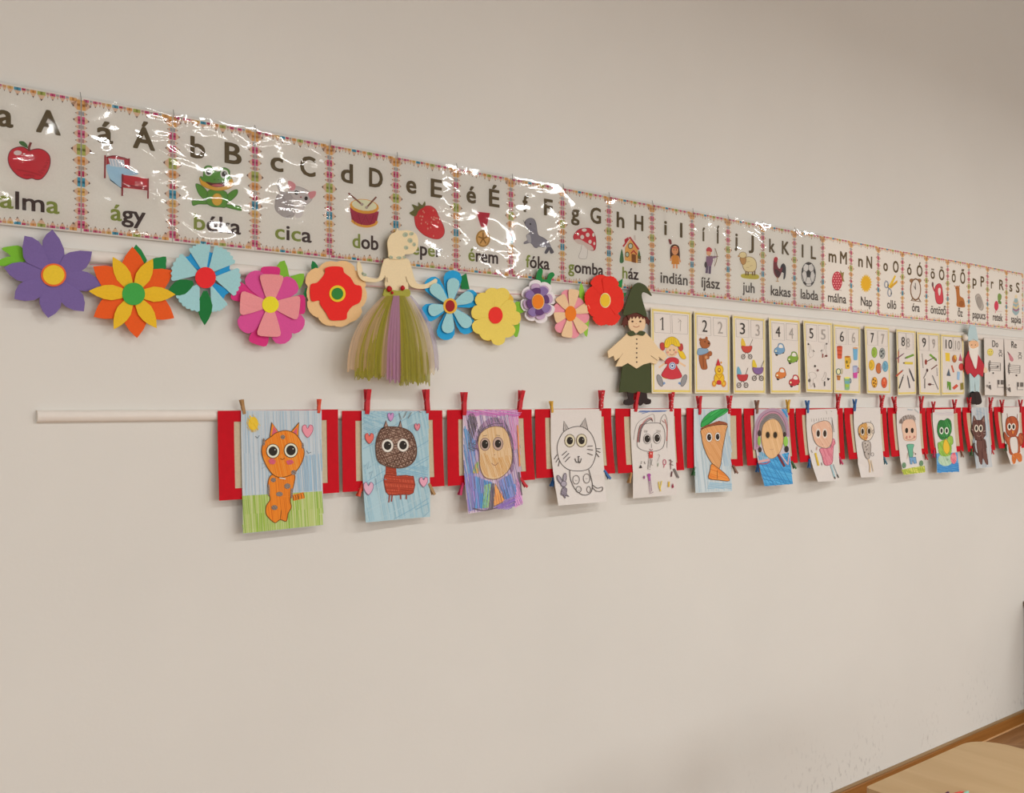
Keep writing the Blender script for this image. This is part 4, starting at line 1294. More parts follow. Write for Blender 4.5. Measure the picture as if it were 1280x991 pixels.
# ================================================================== number and music cards on the upper rail
numm = mat_plain('number_card_stock', ink('cfc9c2'), .45, .35, .02, 200)
NUMC = [
 (N1, (22,92), (348,125), (350,780), (30,778), [[(48,135),(178,145),(182,298),(55,290)], [(190,147),(318,158),(318,305),(197,298)]], 'the number one and a doll in red dress'),
 (N1, (367,122), (655,150), (655,780), (375,778), [[(392,160),(500,170),(505,317),(397,308)], [(522,172),(628,182),(630,325),(525,315)]], 'the number two, a bear and a toy chick'),
 (N1, (675,150), (938,178), (940,782), (685,780), [[(703,183),(805,193),(807,333),(707,325)], [(822,192),(918,200),(920,342),(825,332)]], 'the number three and three prams'),
 (N1, (965,172), (1215,192), (1220,780), (980,780), [[(990,213),(1088,222),(1092,355),(995,347)], [(1105,220),(1195,228),(1198,358),(1107,350)]], 'the number four and four toy cars'),
 (N2, (35,45), (370,75), (375,880), (70,870), [[(72,95),(190,105),(190,290),(75,280)], [(210,105),(320,112),(325,305),(212,295)]], 'the number five and pale geese'),
 (N2, (378,85), (690,120), (690,893), (388,880), [[(410,142),(530,145),(530,325),(415,318)], [(548,148),(670,155),(670,335),(553,325)]], 'the number six and coloured mugs'),
 (N2, (735,110), (1020,130), (1035,890), (765,885), [[(765,160),(880,165),(885,335),(775,330)], [(890,168),(998,178),(1000,350),(895,338)]], 'the number seven and seven balls'),
 (N3, (-83,137), (125,155), (130,838), (-66,845), [[(-66,175),(18,183),(22,352),(-62,345)], [(24,184),(95,190),(98,360),(28,352)]], 'the number eight and pencils'),
 (N3, (135,165), (382,185), (390,848), (165,840), [[(160,200),(262,208),(265,370),(165,362)], [(270,208),(362,215),(365,378),(272,370)]], 'the number nine and tools'),
 (N3, (388,190), (635,205), (665,840), (428,845), [[(420,215),(520,225),(522,370),(428,365)], [(528,225),(612,232),(615,378),(532,370)]], 'the number ten and building blocks'),
 (N3, (852,228), (1062,240), (1065,850), (862,845), [], 'the note Do and a small stave'),
 (N3, (1065,245), (1280,258), (1290,857), (1095,855), [], 'the note Re and a small stave'),
]
DIG = {0: ((98,128), (245,268)), 1: ((433,473), (557,597)), 2: ((735,775), (860,893)), 3: ((1020,1057), (1128,1162)), 4: ((108,150), (240,290)),
       5: ((455,500), (592,630)), 6: ((808,843), (928,962)), 7: ((-28,7), (25,60)), 8: ((195,232), (302,330)), 9: ((443,512), (545,598)), 10: ((940,1002), None), 11: ((1145,1200), None)}
DIGZ = {0: (268,170), 1: (285,192), 2: (303,215), 3: (325,242), 4: (252,138), 5: (290,172), 6: (303,192), 7: (318,222), 8: (330,232), 9: (345,250), 10: (328,258), 11: (338,268)}
NP = {}
def npic(k):
    def deco(f): NP[k] = f; return f
    return deco
@npic(0)
def _(a):
    sk = 'dcb894'
    a.line([(145,530),(88,572)], 15, sk).line([(243,525),(300,562)], 15, sk).line([(145,655),(112,700)], 26, 'd2cdc8').line([(232,655),(272,700)], 26, 'd2cdc8')
    a.line([(122,690),(132,705)], 22, '6f8fb8').line([(258,690),(250,705)], 22, '6f8fb8')
    a.shape(ell(95, 675, 20, 50, 12, -.35), '8a8a8c', '4a4a4c', 3).shape(ell(287, 675, 20, 50, 12, .35), '8a8a8c', '4a4a4c', 3)
    a.blob([(115,625),(160,640),(150,662),(118,650)], 'd8b83c').blob([(225,640),(262,625),(262,650),(232,662)], 'd8b83c')
    a.shape([(145,510),(175,492),(215,492),(245,510),(242,542),(225,548),(272,640),(220,662),(165,662),(108,632),(156,550),(136,540)], 'bb343e', '7a2830', 3)
    a.oval(195, 558, 28, 30, 'cdd3dc').ring(195, 558, 20, 22, 9, '6f86b4').oval(195, 558, 8, 9, '3a4a80')
    a.shape([(240,425),(275,440),(304,490),(290,505),(262,492),(248,460)], 'd8b62c', '9a7a20', 2)
    a.shape([(97,382),(125,374),(134,425),(106,434)], 'b0403c', '7a2a2a', 2).shape([(240,398),(272,380),(281,425),(258,440)], 'b0403c', '7a2a2a', 2)
    a.oval(192, 440, 49, 46, sk).shape([(133,405),(142,350),(190,325),(238,348),(258,400),(220,400),(190,384),(160,412)], 'dcb930', '9a7a20', 3)
    for t in range(5): a.line([(150 + t * 20, 390), (165 + t * 12, 335)], 2, 'a88820')
    a.oval(176, 432, 4, 6, '3a2c28').oval(208, 432, 4, 6, '3a2c28').oval(158, 450, 10, 9, 'c98a7a').oval(222, 450, 10, 9, 'c98a7a').line([(172,462),(192,472),(212,460)], 3, '7a3a30', True)
@npic(1)
def _(a):
    b, o = '9c5c34', '5c3418'
    a.shape([(418,455),(485,455),(488,500),(465,510),(475,575),(450,588),(425,575),(408,500)], b, o, 3).shape(ell(497, 460, 16, 20, 10), b, o, 2)
    a.shape([(395,440),(410,418),(470,420),(480,450),(430,470),(398,468)], '7f9cb4', '4c6478', 3)
    a.oval(420, 348, 12, 14, b).oval(468, 338, 11, 14, b).shape([(415,375),(430,345),(470,345),(498,378),(480,412),(435,415)], b, o, 3).oval(455, 365, 4, 6, '2c1c14').oval(486, 378, 8, 7, '4a2a18')
    a.line([(440,470),(445,575)], 3, o).oval(465, 490, 12, 14, 'c08a5c')
    a.split()
    a.oval(530, 700, 18, 26, 'c98434').oval(606, 700, 20, 28, 'c98434').oval(530, 700, 9, 13, 'd9b23c').oval(606, 700, 10, 14, 'd9b23c')
    a.shape(ell(570, 658, 40, 50, 12), 'dcb02c', '9a7018', 3).shape(ell(570, 590, 33, 40, 12), 'dcb02c', '9a7018', 3).poly([(543,556),(562,498),(582,556)], 'b5343a')
    a.oval(570, 592, 12, 18, 'a06a20').oval(570, 590, 6, 9, 'dcc060').oval(568, 690, 20, 19, 'b5343a').line([(545,630),(570,665),(595,630)], 5, 'b06a20').oval(586, 532, 6, 9, 'c98a2c')
def pram(a, x, y, hood, body, wl, hd, k=1.0):
    a.line([(x + 25 * k, y), (x + 48 * k * hd, y - 55 * k)], 4, '5c5048')
    a.blob([(x - 42 * k, y), (x - 44 * k, y - 50 * k), (x - 30 * k, y - 62 * k), (x - 8 * k, y - 5 * k)], hood)
    a.shape([(x - 42 * k, y), (x, y + 3), (x + 42 * k, y), (x + 32 * k, y + 42 * k), (x, y + 55 * k), (x - 30 * k, y + 40 * k)], body, '6a2a2c', 3)
    a.line([(x - 40 * k, y + 4), (x + 40 * k, y + 4)], 9, body).line([(x - 25 * k, y + 78 * k), (x, y + 50 * k), (x + 25 * k, y + 78 * k)], 4, '5c5450')
    for s_ in (-1, 1): a.ring(x + s_ * 28 * k, y + 85 * k, 14 * k * wl, 17 * k * wl, 7, '6a625c').oval(x + s_ * 28 * k, y + 85 * k, 5, 6, '6a625c')
@npic(2)
def _(a):
    pram(a, 790, 400, 'd0b040', 'b8453a', 1, 1); a.split(); pram(a, 757, 628, '6aa0b4', 'b03a3c', 1.1, .9); a.split(); pram(a, 880, 572, 'd0b83c', '7a5f90', 1.1, 1)
def car(a, x, y, h, o, fl_):
    a.oval(x - 22 * fl_, y + 38, 12, 16, '38322c').oval(x + 28 * fl_, y + 22, 10, 14, '38322c')
    a.shape([(x - 42 * fl_, y + 22), (x - 36 * fl_, y - 5), (x - 15 * fl_, y - 18), (x - 5 * fl_, y - 45), (x + 25 * fl_, y - 42), (x + 40 * fl_, y - 8), (x + 40 * fl_, y + 18), (x + 5 * fl_, y + 40), (x - 25 * fl_, y + 38)], h, o, 3)
    a.blob([(x - 8 * fl_, y - 18), (x + 2 * fl_, y - 38), (x + 20 * fl_, y - 35), (x + 28 * fl_, y - 12), (x + 5 * fl_, y - 10)], 'd5d2cc')
    a.oval(x - 28 * fl_, y + 14, 7, 8, 'e0d8b0').line([(x - 36 * fl_, y + 24), (x - 8 * fl_, y + 30)], 5, o)
@npic(3)
def _(a):
    pass
@npic(4)
def _(a):
    g, d = 'a39d97', '4a4440'
    def goose(x, y, m):
        a.loop(smooth([(x - 15 * m, y - 75), (x + 5 * m, y - 60), (x + 8 * m, y - 20), (x + 30 * m, y + 10), (x + 35 * m, y + 50), (x + 5 * m, y + 70), (x - 22 * m, y + 40), (x - 10 * m, y)], 4), 3, g)
        a.oval(x - 20 * m, y - 78, 9, 10, d).line([(x + 30 * m, y - 10), (x + 48 * m, y + 8)], 9, d).line([(x - 5, y + 70), (x - 5, y + 82)], 4, 'a86a4c')
    goose(118, 400, 1); goose(285, 395, -1)
    a.line([(262,430),(258,475)], 14, '8a5048').oval(300, 455, 16, 12, '6a3a34').oval(95, 320, 8, 12, d)
    a.loop(smooth([(100,660),(140,640),(180,660),(185,700),(150,720),(150,760),(130,805),(112,780),(120,720)], 4), 3, g).oval(108, 735, 14, 20, '5a544c').line([(160,765),(170,815)], 12, d).oval(172, 572, 12, 14, d).oval(203, 620, 13, 14, '7a5a58')
    a.loop(smooth([(285,640),(300,660),(290,710),(260,740),(250,715),(270,690)], 4), 3, g).line([(282,745),(282,800)], 14, d).poly([(310,705),(345,715),(320,740)], '2c2826')
def mug(a, x, y, h, h2, rx=32, ry=65):
    a.poly([(x - rx, y - ry), (x + rx, y - ry), (x + rx * .8, y + ry), (x - rx * .75, y + ry)], h).oval(x, y + ry, rx * .78, 10, h).oval(x, y - ry, rx, 11, h2)
@npic(5)
def _(a):
    mug(a, 453, 415, 'c5553a', 'a8402c'); a.line([(425,395),(480,398)], 5, '7a2c24').line([(425,440),(480,443)], 5, '7a2c24')
    mug(a, 633, 430, '6ba3c4', 'c89468', 28); mug(a, 543, 530, 'd0a838', 'a86a2c', 33); a.oval(535, 525, 12, 20, '7a6a28').oval(548, 570, 9, 12, '5c4c20').ring(570, 510, 12, 28, 6, 'b0902c')
    a.ring(440, 635, 24, 34, 9, '4f6b62').oval(440, 635, 19, 28, 'd6d4a8').ring(478, 630, 9, 30, 5, 'a8a050').poly([(420,675),(465,680),(458,735),(428,730)], 'b0743c').line([(420,690),(466,694)], 6, '7a4a24')
    mug(a, 632, 640, 'a6aec8', '8f9ab4', 28); a.poly([(606,650),(660,640),(652,708),(612,708)], 'c04a94').ring(665, 620, 10, 30, 6, '8a3a6c')
    mug(a, 540, 770, '7fae7c', 'd8d070', 33); a.poly([(512,740),(568,745),(562,775),(515,770)], '6ba0a8').ring(575, 740, 10, 26, 6, '3f6b88').poly([(515,780),(560,780),(556,812),(522,812)], '9cb84a')
@npic(6)
def _(a):
    for x, y, h, h2 in ((850,415,'8fb044','5f7a2c'),(940,425,'9aa09c','4a4e50'),(820,560,'dcb03a','a87a20'),(900,597,'b86a3c','74402a'),(975,575,'6fa4bc','40708a'),(852,757,'dca038','8a5c1c'),(963,760,'cc5a38','8a3420')):
        a.split().shape(ell(x, y, 31, 60, 14), h, h2, 4)
    for x, y in ((850,415),(820,560),(975,575)): a.loop(smooth([(x - 15, y - 35), (x + 12, y), (x - 12, y + 38), (x - 5, y)], 3), 3, '7a7a30' if x < 900 else '3c6478')
    for e in ((930,405,10,14),(950,430,9,14),(932,455,10,12),(948,392,7,9)): a.oval(*e, '4a4e50')
    for e in ((840,725,8,12),(862,740,7,12),(845,765,9,12),(868,775,7,10),(850,800,8,10)): a.oval(*e, '6c4418')
    a.line([(922,560),(926,630)], 7, 'a4a8bc').oval(963, 735, 10, 18, 'd8805c').oval(963, 790, 8, 14, 'b04428')
def stick(a, x0, y0, x1, y1, w_, h, tip='c9b48c'):
    a.line([(x0, y0), (x0 + (x1 - x0) * .85, y0 + (y1 - y0) * .85)], w_, h).line([(x0 + (x1 - x0) * .85, y0 + (y1 - y0) * .85), (x1, y1)], w_ * .5, '4a3c34')
@npic(7)
def _(a):
    q = 8.533 / 9.143
    M = lambda x, y: ((x / 9.143 + 1000 - 1130) * 8.533, (y) * q)
    for (p0, p1, w_, h) in (((1125,535),(1127,380),13,'9c5a58'),((1095,495),(1190,425),13,'7c5c64'),((1098,688),(1180,615),18,'a8543c'),((1132,828),(1185,670),14,'4f4c48'),((1255,815),(1228,680),11,'55545c')):
        stick(a, *M(*p0), *M(*p1), w_, h)
    stick(a, 105, 412, 10, 450, 22, '6f9438'); stick(a, 95, 503, -8, 500, 26, 'cbb84a'); stick(a, 108, 695, 55, 560, 14, '45464c'); stick(a, 62, 768, 38, 640, 10, '50505a')
@npic(8)
def _(a):
    a.line([(193,400),(205,555)], 6, '6a645c').line([(275,408),(345,470)], 22, '6f9a3c').line([(230,490),(330,440)], 9, '5c4a3c').oval(234, 490, 13, 30, '8a3c30').line([(340,450),(345,480)], 9, '4a3c34')
    a.line([(290,568),(355,520)], 11, '6c4a40').line([(350,550),(354,640)], 5, '5c5a60').oval(248, 578, 11, 18, '4a3434').line([(245,590),(208,665)], 8, '6a6460').line([(222,665),(222,770)], 12, '7a7672').line([(303,632),(365,782)], 8, '5c5e62').oval(275, 728, 20, 13, '5a3430').line([(290,728),(320,732)], 7, '5c5a58')
@npic(9)
def _(a):
    a.poly([(440,390),(488,395),(490,485),(445,480)], 'd8b83c').shape(ell(538, 455, 24, 40, 10), 'a8643a', '6a4028', 3).poly([(535,415),(560,420),(558,470),(538,450)], 'd0a040').poly([(600,398),(582,475),(625,482)], 'b05870')
    a.line([(508,525),(530,600)], 16, 'b86048').shape(ell(612, 542, 26, 38, 10), 'c0403c', '7a2a2a', 3).line([(632,570),(638,600)], 7, 'c0403c')
    a.poly([(478,558),(455,635),(497,640)], '505c68').poly([(568,590),(598,596),(592,685),(565,675)], '8fb0cc').poly([(460,695),(500,705),(502,790),(480,788),(478,735),(462,785)], '5c8c34').line([(525,775),(570,735)], 30, 'c0503c').poly([(600,715),(636,708),(638,780),(602,790)], '8a7434').line([(620,712),(620,785)], 6, '5c7a34')
def music(a, x, y, pic_, note):
    d = '4a4542'
    a.line([(x - 30, y - 5), (x + 130, y + 3)], 1, 'cfc9c2')
    if pic_ == 'sun': a.shape(ell(x + 28, y + 80, 32, 38, 12), 'd3c466', 'a89a44', 3).oval(x + 16, y + 75, 4, 5, '6a5c30').oval(x + 40, y + 75, 4, 5, '6a5c30').line([(x + 14, y + 95), (x + 28, y + 102), (x + 42, y + 94)], 3, '6a5c30', True)
    else: a.blob([(x + 5, y + 50), (x + 40, y + 85), (x + 68, y + 130), (x + 55, y + 155), (x + 30, y + 140), (x + 18, y + 95)], 'b87880').line([(x + 5, y + 50), (x + 25, y + 85)], 8, '5c4a4c')
    a.ring(x + 138, y + 100, 18, 14, 5, d).line([(x + 122, y + 60), (x + 152, y + 64)], 9, d).line([(x + 130, y + 112), (x + 125, y + 130)], 6, d).line([(x + 145, y + 112), (x + 152, y + 130)], 6, d).oval(x + 138, y + 80, 12, 10, '8a847e')
    for k in range(5): a.line([(x + 12, y + 190 + k * 20), (x + 138, y + 198 + k * 20)], 3.5, d)
    a.line([(x + 12, y + 190), (x + 12, y + 272)], 4, d).line([(x + 138, y + 198), (x + 138, y + 278)], 4, d)
    a.loop(smooth([(x + 22, y + 170), (x + 32, y + 200), (x + 12, y + 235), (x + 30, y + 250), (x + 20, y + 290)], 3), 4, d).oval(*note, 10, 10, d)
    a.line([(x + 108, y + 375), (x + 108, y + 455), (x + 172, y + 455)], 5, d).poly([(x + 110, y + 375), (x + 128, y + 376), (x + 128, y + 425), (x + 110, y + 423)], '6a6460').poly([(x + 140, y + 376), (x + 175, y + 378), (x + 175, y + 425), (x + 140, y + 424)], '6a6460')
    a.oval(x + 20, y + 405, 6, 8, '8a847e').oval(x + 22, y + 450, 14, 20, '6a6460').line([(x + 30, y + 430), (x + 34, y + 480)], 10, d).ring(x - 5, y + 440, 8, 12, 4, d)
@npic(10)
def _(a): music(a, 892, 305, 'sun', (1000, 540)); a.line([(925,545),(1000,548)], 3, '5c5652').oval(952, 608, 8, 10, '4a4542')
@npic(11)
def _(a): music(a, 1100, 330, 'bird', (1200, 632))

for i, (crop, tl, tr, br, bl_, boxes, desc) in enumerate(NUMC):
    sh = Sheet(crop, tl, tr, br, bl_, .0175, v0=0.0, pw=1.0, lim=(-.006, .016 if i != 9 else .004))
    V, Fc = sh.grid([(0, 1, 0, 1)], 12, .0008)
    o = sh.at(0, 1)
    nm = 'number_card' if i < 10 else 'music_card'
    c = tag(mk(nm, V, Fc, numm, None, o), ('yellow bordered card with ' if i < 10 else 'plain white card with ') + desc, 'number card' if i < 10 else 'music card', 'number cards on the wall rail' if i < 10 else 'music cards on the wall rail')
    # the printed border follows the card's own edges
    Vb, Fb, Cb = [], [], []
    def band(u0, u1, v0, v1, h, e):
        n = 8
        for j in range(n):
            q = [sh.at(u, v, e) for u, v in ((u0, v0 + (v1 - v0) * j / n), (u1, v0 + (v1 - v0) * j / n), (u1, v0 + (v1 - v0) * (j + 1) / n), (u0, v0 + (v1 - v0) * (j + 1) / n))]
            k = len(Vb); Vb.extend(q); Fb.append((k + 3, k + 2, k + 1, k)); Cb.append(ink(h))
    if i < 10:
        Y = 'd2c070'
        for b in ((.03, .97, .012, .036), (.03, .97, .958, .985), (.03, .062, .012, .985), (.938, .97, .012, .985)): band(*b, Y, .0003)
        for b in ((0, 1, 0, .004), (0, 1, .996, 1), (0, .012, 0, 1), (.988, 1, 0, 1)): band(*b, 'd9cf9a', .0003)
    else:
        for b in ((0, 1, 0, .004), (0, 1, .996, 1), (0, .01, 0, 1), (.99, 1, 0, 1)): band(*b, 'a59f98', .0003)
    mk('printed_border', Vb, Fb, mat_print(), c, cols=Cb)
    a = Art(crop, sh)
    for b in boxes: a.loop(b, 2.5, '8a8580').split()
    NP[i](a)
    if i == 3:
        for q in ((1052, 425, '6f97b8', '40586c', 1), (1158, 492, '7a9c3c', '40581c', 1), (1062, 620, 'c8763c', '7a4424', 1), (1170, 677, 'b8343a', '702024', 1)):
            a2 = Art(crop, sh); car(a2, *q); a2.build('toy_car_picture', c)
    a.build('picture' if i != 3 else 'numeral_boxes', c)
    (d0, d1), z = DIG[i], DIGZ[i]
    for k, e in enumerate((d0, d1)):
        if e is None: continue
        if i == 0:
            b1 = Art(crop, sh); b1.lay = .0004
            b1.line([(118, 170), (118, 268)], 9, '3c3834').line([(98, 192), (118, 172)], 6, '3c3834').line([(108, 268), (128, 269)], 5, '3c3834') if k == 0 else b1.line([(262, 195), (258, 280)], 4, 'a09a94').line([(242, 210), (262, 190)], 4, 'a09a94').line([(240, 180), (268, 205)], 3, 'a09a94')
            b1.build('numeral', c); continue
        X0, X1 = (sh(crop[0] + q / crop[2], crop[1] + z[0] / crop[2])[0] for q in e)
        pb_ = sh(crop[0] + e[0] / crop[2], crop[1] + (z[0] + (0 if k == 0 else 14)) / crop[2], .0006)
        pt_ = sh(crop[0] + e[0] / crop[2], crop[1] + (z[1] + (0 if k == 0 else 12)) / crop[2], .0006)
        of = -min(pb_[1], pt_[1]) + .0005
        letters('numeral' if i < 10 else 'note_name', (NUMS[i], BN, ()), X0, X1, pb_[2], pt_[2] - pb_[2], of, '3c3834' if k == 0 else 'a09a94', DK, c)

# ================================================================== red frames, children's drawings, clothes pegs
D1 = (265, 490, 5.2176); D2 = (420, 475, 5.2133); D3 = (550, 480, 5.829); D4 = (665, 480, 6.192); D5 = (760, 480, 6.609); D6 = (840, 480, 6.835); D8 = (980, 480, 7.34); D10 = (1100, 490, 7.111)
WH = 'cbc7c3'
# crop, frame corners (tl tr br bl), sheet corners, sheet colour, label of the drawing, label of its frame
DRAW = [
 (D1, [(38,122),(822,113),(830,655),(48,708)], [(190,120),(715,118),(725,868),(200,925)], 'b6c0c6', 'orange spotted cat standing on grass under a sun'),
 (D2, [(40,200),(693,197),(707,690),(45,730)], [(168,200),(603,200),(608,890),(195,928)], '9fbdc7', 'brown round-headed creature among hearts on blue'),
 (D3, [(52,188),(668,185),(693,695),(58,743)], [(167,190),(572,188),(605,880),(205,945)], 'c4b6c4', 'tan face in rainbow coloured scribbles'),
 (D4, [(25,195),(613,187),(645,690),(35,730)], [(145,195),(537,192),(580,910),(205,940)], WH, 'uncoloured cat with whiskers and a rabbit'),
 (D5, [(62,203),(605,200),(630,710),(85,738)], [(187,205),(545,205),(560,915),(200,943)], WH, 'outlined rabbit-eared girl above small coloured marks'),
 (D6, [(125,203),(595,208),(607,700),(130,718)], [(187,210),(497,208),(515,915),(200,930)], 'bcc8cc', 'orange carrot with eyes and green leaf'),
 (D6, [(615,208),(1045,208),(1075,672),(645,697)], [(705,215),(990,210),(1035,855),(790,875)], 'b8b4bc', 'grey-haired girl in a bright blue dress'),
 (D8, [(110,222),(540,220),(560,688),(150,718)], [(205,235),(488,225),(508,885),(312,897)], WH, 'pink-dressed child with big eyes'),
 (D8, [(555,218),(940,217),(968,670),(600,690)], [(640,220),(885,215),(895,850),(708,858)], WH, 'small half-yellow faced figure'),
 (D10, [(70,138),(405,140),(428,550),(105,575)], [(148,140),(352,138),(405,715),(210,738)], WH, 'boy with green shirt on yellow-green grass'),
 (D10, [(413,138),(720,137),(745,525),(455,548)], [(468,155),(657,150),(705,710),(505,720)], WH, 'green frog with yellow belly in blue water'),
 (D10, [(735,135),(1000,140),(1025,515),(785,530)], [(813,137),(965,133),(1000,665),(840,680)], 'b5bbbe', 'dark brown cat on grey'),
 (D10, [(1015,132),(1285,127),(1300,495),(1060,500)], [(1085,135),(1240,130),(1275,630),(1165,645)], WH, 'rust-coloured owl with white belly'),
]
redm = mat_plain('red_gloss_card', ink('b3081a'), .45, .09, .06, 60, .12)
beige = mat_plain('grey_board', ink('b7aa90'), .8, .2, .08, 150)
KID = {}
def kid(k):
    def deco(f): KID[k] = f; return f
    return deco
def heart(a, cx, cy, w_, h_, c, o=None):
    P = smooth([(cx, cy + h_ * .5), (cx - w_ * .42, cy + h_ * .05), (cx - w_ * .45, cy - h_ * .35), (cx - w_ * .2, cy - h_ * .48), (cx, cy - h_ * .2), (cx + w_ * .2, cy - h_ * .48), (cx + w_ * .45, cy - h_ * .35), (cx + w_ * .42, cy + h_ * .05)], 4)
    a.poly(P, c)
    if o: a.loop(P, 3.5, o)
def eye(a, x, y, rx, ry, px_, py_, white='d6d4c8', rim='3c342c', rw=4):
    a.oval(x, y, rx, ry, white).ring(x, y, rx, ry, rw, rim).oval(x, y, px_, py_, '2a241f').oval(x + px_ * .45, y - py_ * .3, px_ * .13, py_ * .13, 'b8b4ac')
@kid(0)
def _(a):
    sky = [(192,125),(714,122),(720,648),(200,676)]
    a.hatch(sky, 88, 13, 6, ['a3b8c6', 'aebfca', '9cb4c4'], .8).hatch([(560,420),(716,400),(720,640),(560,650)], 86, 10, 5, ['8fb0c6'], .8)
    gr = [(200,676),(718,646),(724,866),(202,922)]
    a.poly(gr, 'b2bf86').hatch(gr, 87, 9, 6, ['93b04c', '9cb65c', '86a844', 'a8b86c'], .95)
    a.oval(270, 205, 32, 44, 'd6b430').hatch(ell(270, 203, 46, 60, 14), 60, 9, 4, ['d8b83c', 'cba628'], .8)
    heart(a, 624, 254, 74, 84, 'd98c9c', '9c4a60')
    a.line([(283,287),(297,301),(309,283)], 4, '5a6a78').line([(616,382),(630,399),(646,391)], 4, '5a6a78')
    o, b = 'e27e24', '6c4420'
    a.line([(525,690),(560,682),(602,672)], 40, o).hatch([(525,672),(600,655),(605,690),(528,708)], 80, 14, 5, b)
    body = smooth([(388,540),(364,600),(372,660),(380,700),(355,740),(352,790),(375,825),(412,852),(445,832),(485,842),(497,790),(518,750),(510,700),(530,620),(538,535),(460,545)], 4)
    a.poly(body, o).hatch(body, 85, 9, 3, ['bd5f1a', 'c96c22'], .8).loop(body, 5, b)
    a.line([(445,835),(452,770)], 4, b)
    for q, qi in (([(377,290),(390,198),(440,268)], [(390,280),(402,222),(430,268)]), ([(512,264),(568,198),(562,292)], [(528,262),(556,228),(552,280)])): a.poly(q, o).poly(qi, 'c2586e').loop(q, 5, '7a5a38')
    hd = smooth([(385,290),(420,265),(480,250),(540,270),(580,320),(602,390),(585,460),(545,520),(500,546),(440,556),(390,530),(345,460),(325,390),(337,330)], 4)
    a.poly(hd, o).hatch(hd, 78, 8, 3, ['cf6a18', 'd67620', 'ea9440'], .8).loop(hd, 5, b)
    for e in ((400,573,17,15),(492,613,20,18),(440,665,22,15),(408,753,20,16),(462,293,15,14),(533,524,17,16),(370,640,7,40),(338,325,8,25),(592,350,7,20),(520,660,7,35)): a.poly(smooth(ell(*e, 9), 2), '8a8078').hatch(ell(*e, 9), 40, 7, 2.5, '5c4a40')
    eye(a, 398, 385, 43, 46, 29, 31, 'd0d2c0'); eye(a, 515, 380, 44, 47, 31, 33, 'd0d2c0')
    a.hatch(ell(393, 452, 24, 20), 60, 6, 5, 'c85a78').hatch(ell(508, 457, 24, 16), 60, 6, 5, 'c85a78')
    a.line([(445,432),(460,440),(475,430)], 4, '8a4a1c').line([(440,560),(480,566)], 8, 'c9c0b0').line([(325,470),(350,460)], 2, '8a9098').line([(325,500),(352,480)], 2, '8a9098')
@kid(1)
def _(a):
    sh = [(172,204),(600,204),(606,884),(196,920)]
    a.hatch(sh, 80, 14, 7, ['8db3c2', '94b8c6', 'a8c2ca'], .85).hatch(sh, 150, 30, 5, ['82aabd', 'a5c0c9'], .7)
    a.hatch([(180,210),(400,210),(300,330),(180,350)], 20, 10, 6, ['86aec0', '9cbcc8'], .9).hatch([(400,560),(600,560),(600,640),(400,620)], 15, 8, 6, ['7fabc0', '8ab2c4'], .9)
    for q in ([(308,315),(326,264),(342,312)], [(404,315),(421,264),(432,318)]): a.poly(q, '9a8074').loop(q, 5, '5a4034')
    nk = [(325,555),(390,555),(396,626),(323,626)]
    a.poly(nk, 'a34630').hatch(nk, 10, 8, 5, '8a3420')
    bd = smooth([(318,618),(395,625),(505,628),(503,735),(440,744),(345,747),(320,700)], 2)
    a.poly(bd, 'ad4630').hatch(bd, 5, 9, 5, ['923522', 'b8543c']).hatch(bd, 80, 14, 4, ['9c3c28']).loop(bd, 5, '7a2c1c')
    for q in ([(350,745),(344,797)], [(367,742),(362,792)], [(422,742),(422,776)], [(461,738),(458,776)]): a.line(q, 8, '8f4030')
    hd = smooth([(300,315),(370,305),(440,315),(495,350),(523,430),(520,500),(485,550),(420,572),(340,562),(280,532),(262,470),(265,390)], 4)
    a.poly(hd, '9c8474')
    for ang in (20, 65, 115, 160): a.hatch(hd, ang, 17, 5, ['5a4034', '6c5044', '4c342a'], .85)
    a.loop(hd, 7, '5a4034').loop(ell(392, 437, 118, 118, 22), 4, '5a4034')
    eye(a, 336, 427, 38, 43, 25, 29, 'd3d0c8', '8a8078', 3); eye(a, 437, 424, 38, 43, 25, 29, 'd3d0c8', '8a8078', 3)
    a.line([(325,545),(380,515),(430,530),(450,545)], 4, '5a4034', True)
    heart(a, 357, 240, 40, 55, 'b98ab8', '8a6a9c'); heart(a, 218, 380, 58, 68, 'cf6a60', 'a83c3c'); heart(a, 530, 306, 36, 46, 'c9808c', 'a04a5c'); heart(a, 212, 706, 66, 84, 'c9a0b4', '7a5a7c'); heart(a, 571, 664, 56, 64, 'd298ac', '8a5a7c')
    for q in ([(412,215),(426,258)], [(463,204),(440,246)], [(493,208),(470,250)], [(540,204),(556,212)]): a.line(q, 4, '7a7470')
    for q in ([(190,560),(215,530),(205,580),(230,560)], [(215,610),(240,590),(225,640)], [(260,640),(270,720)], [(300,640),(330,650)]): a.line(q, 3, '6f97ac')
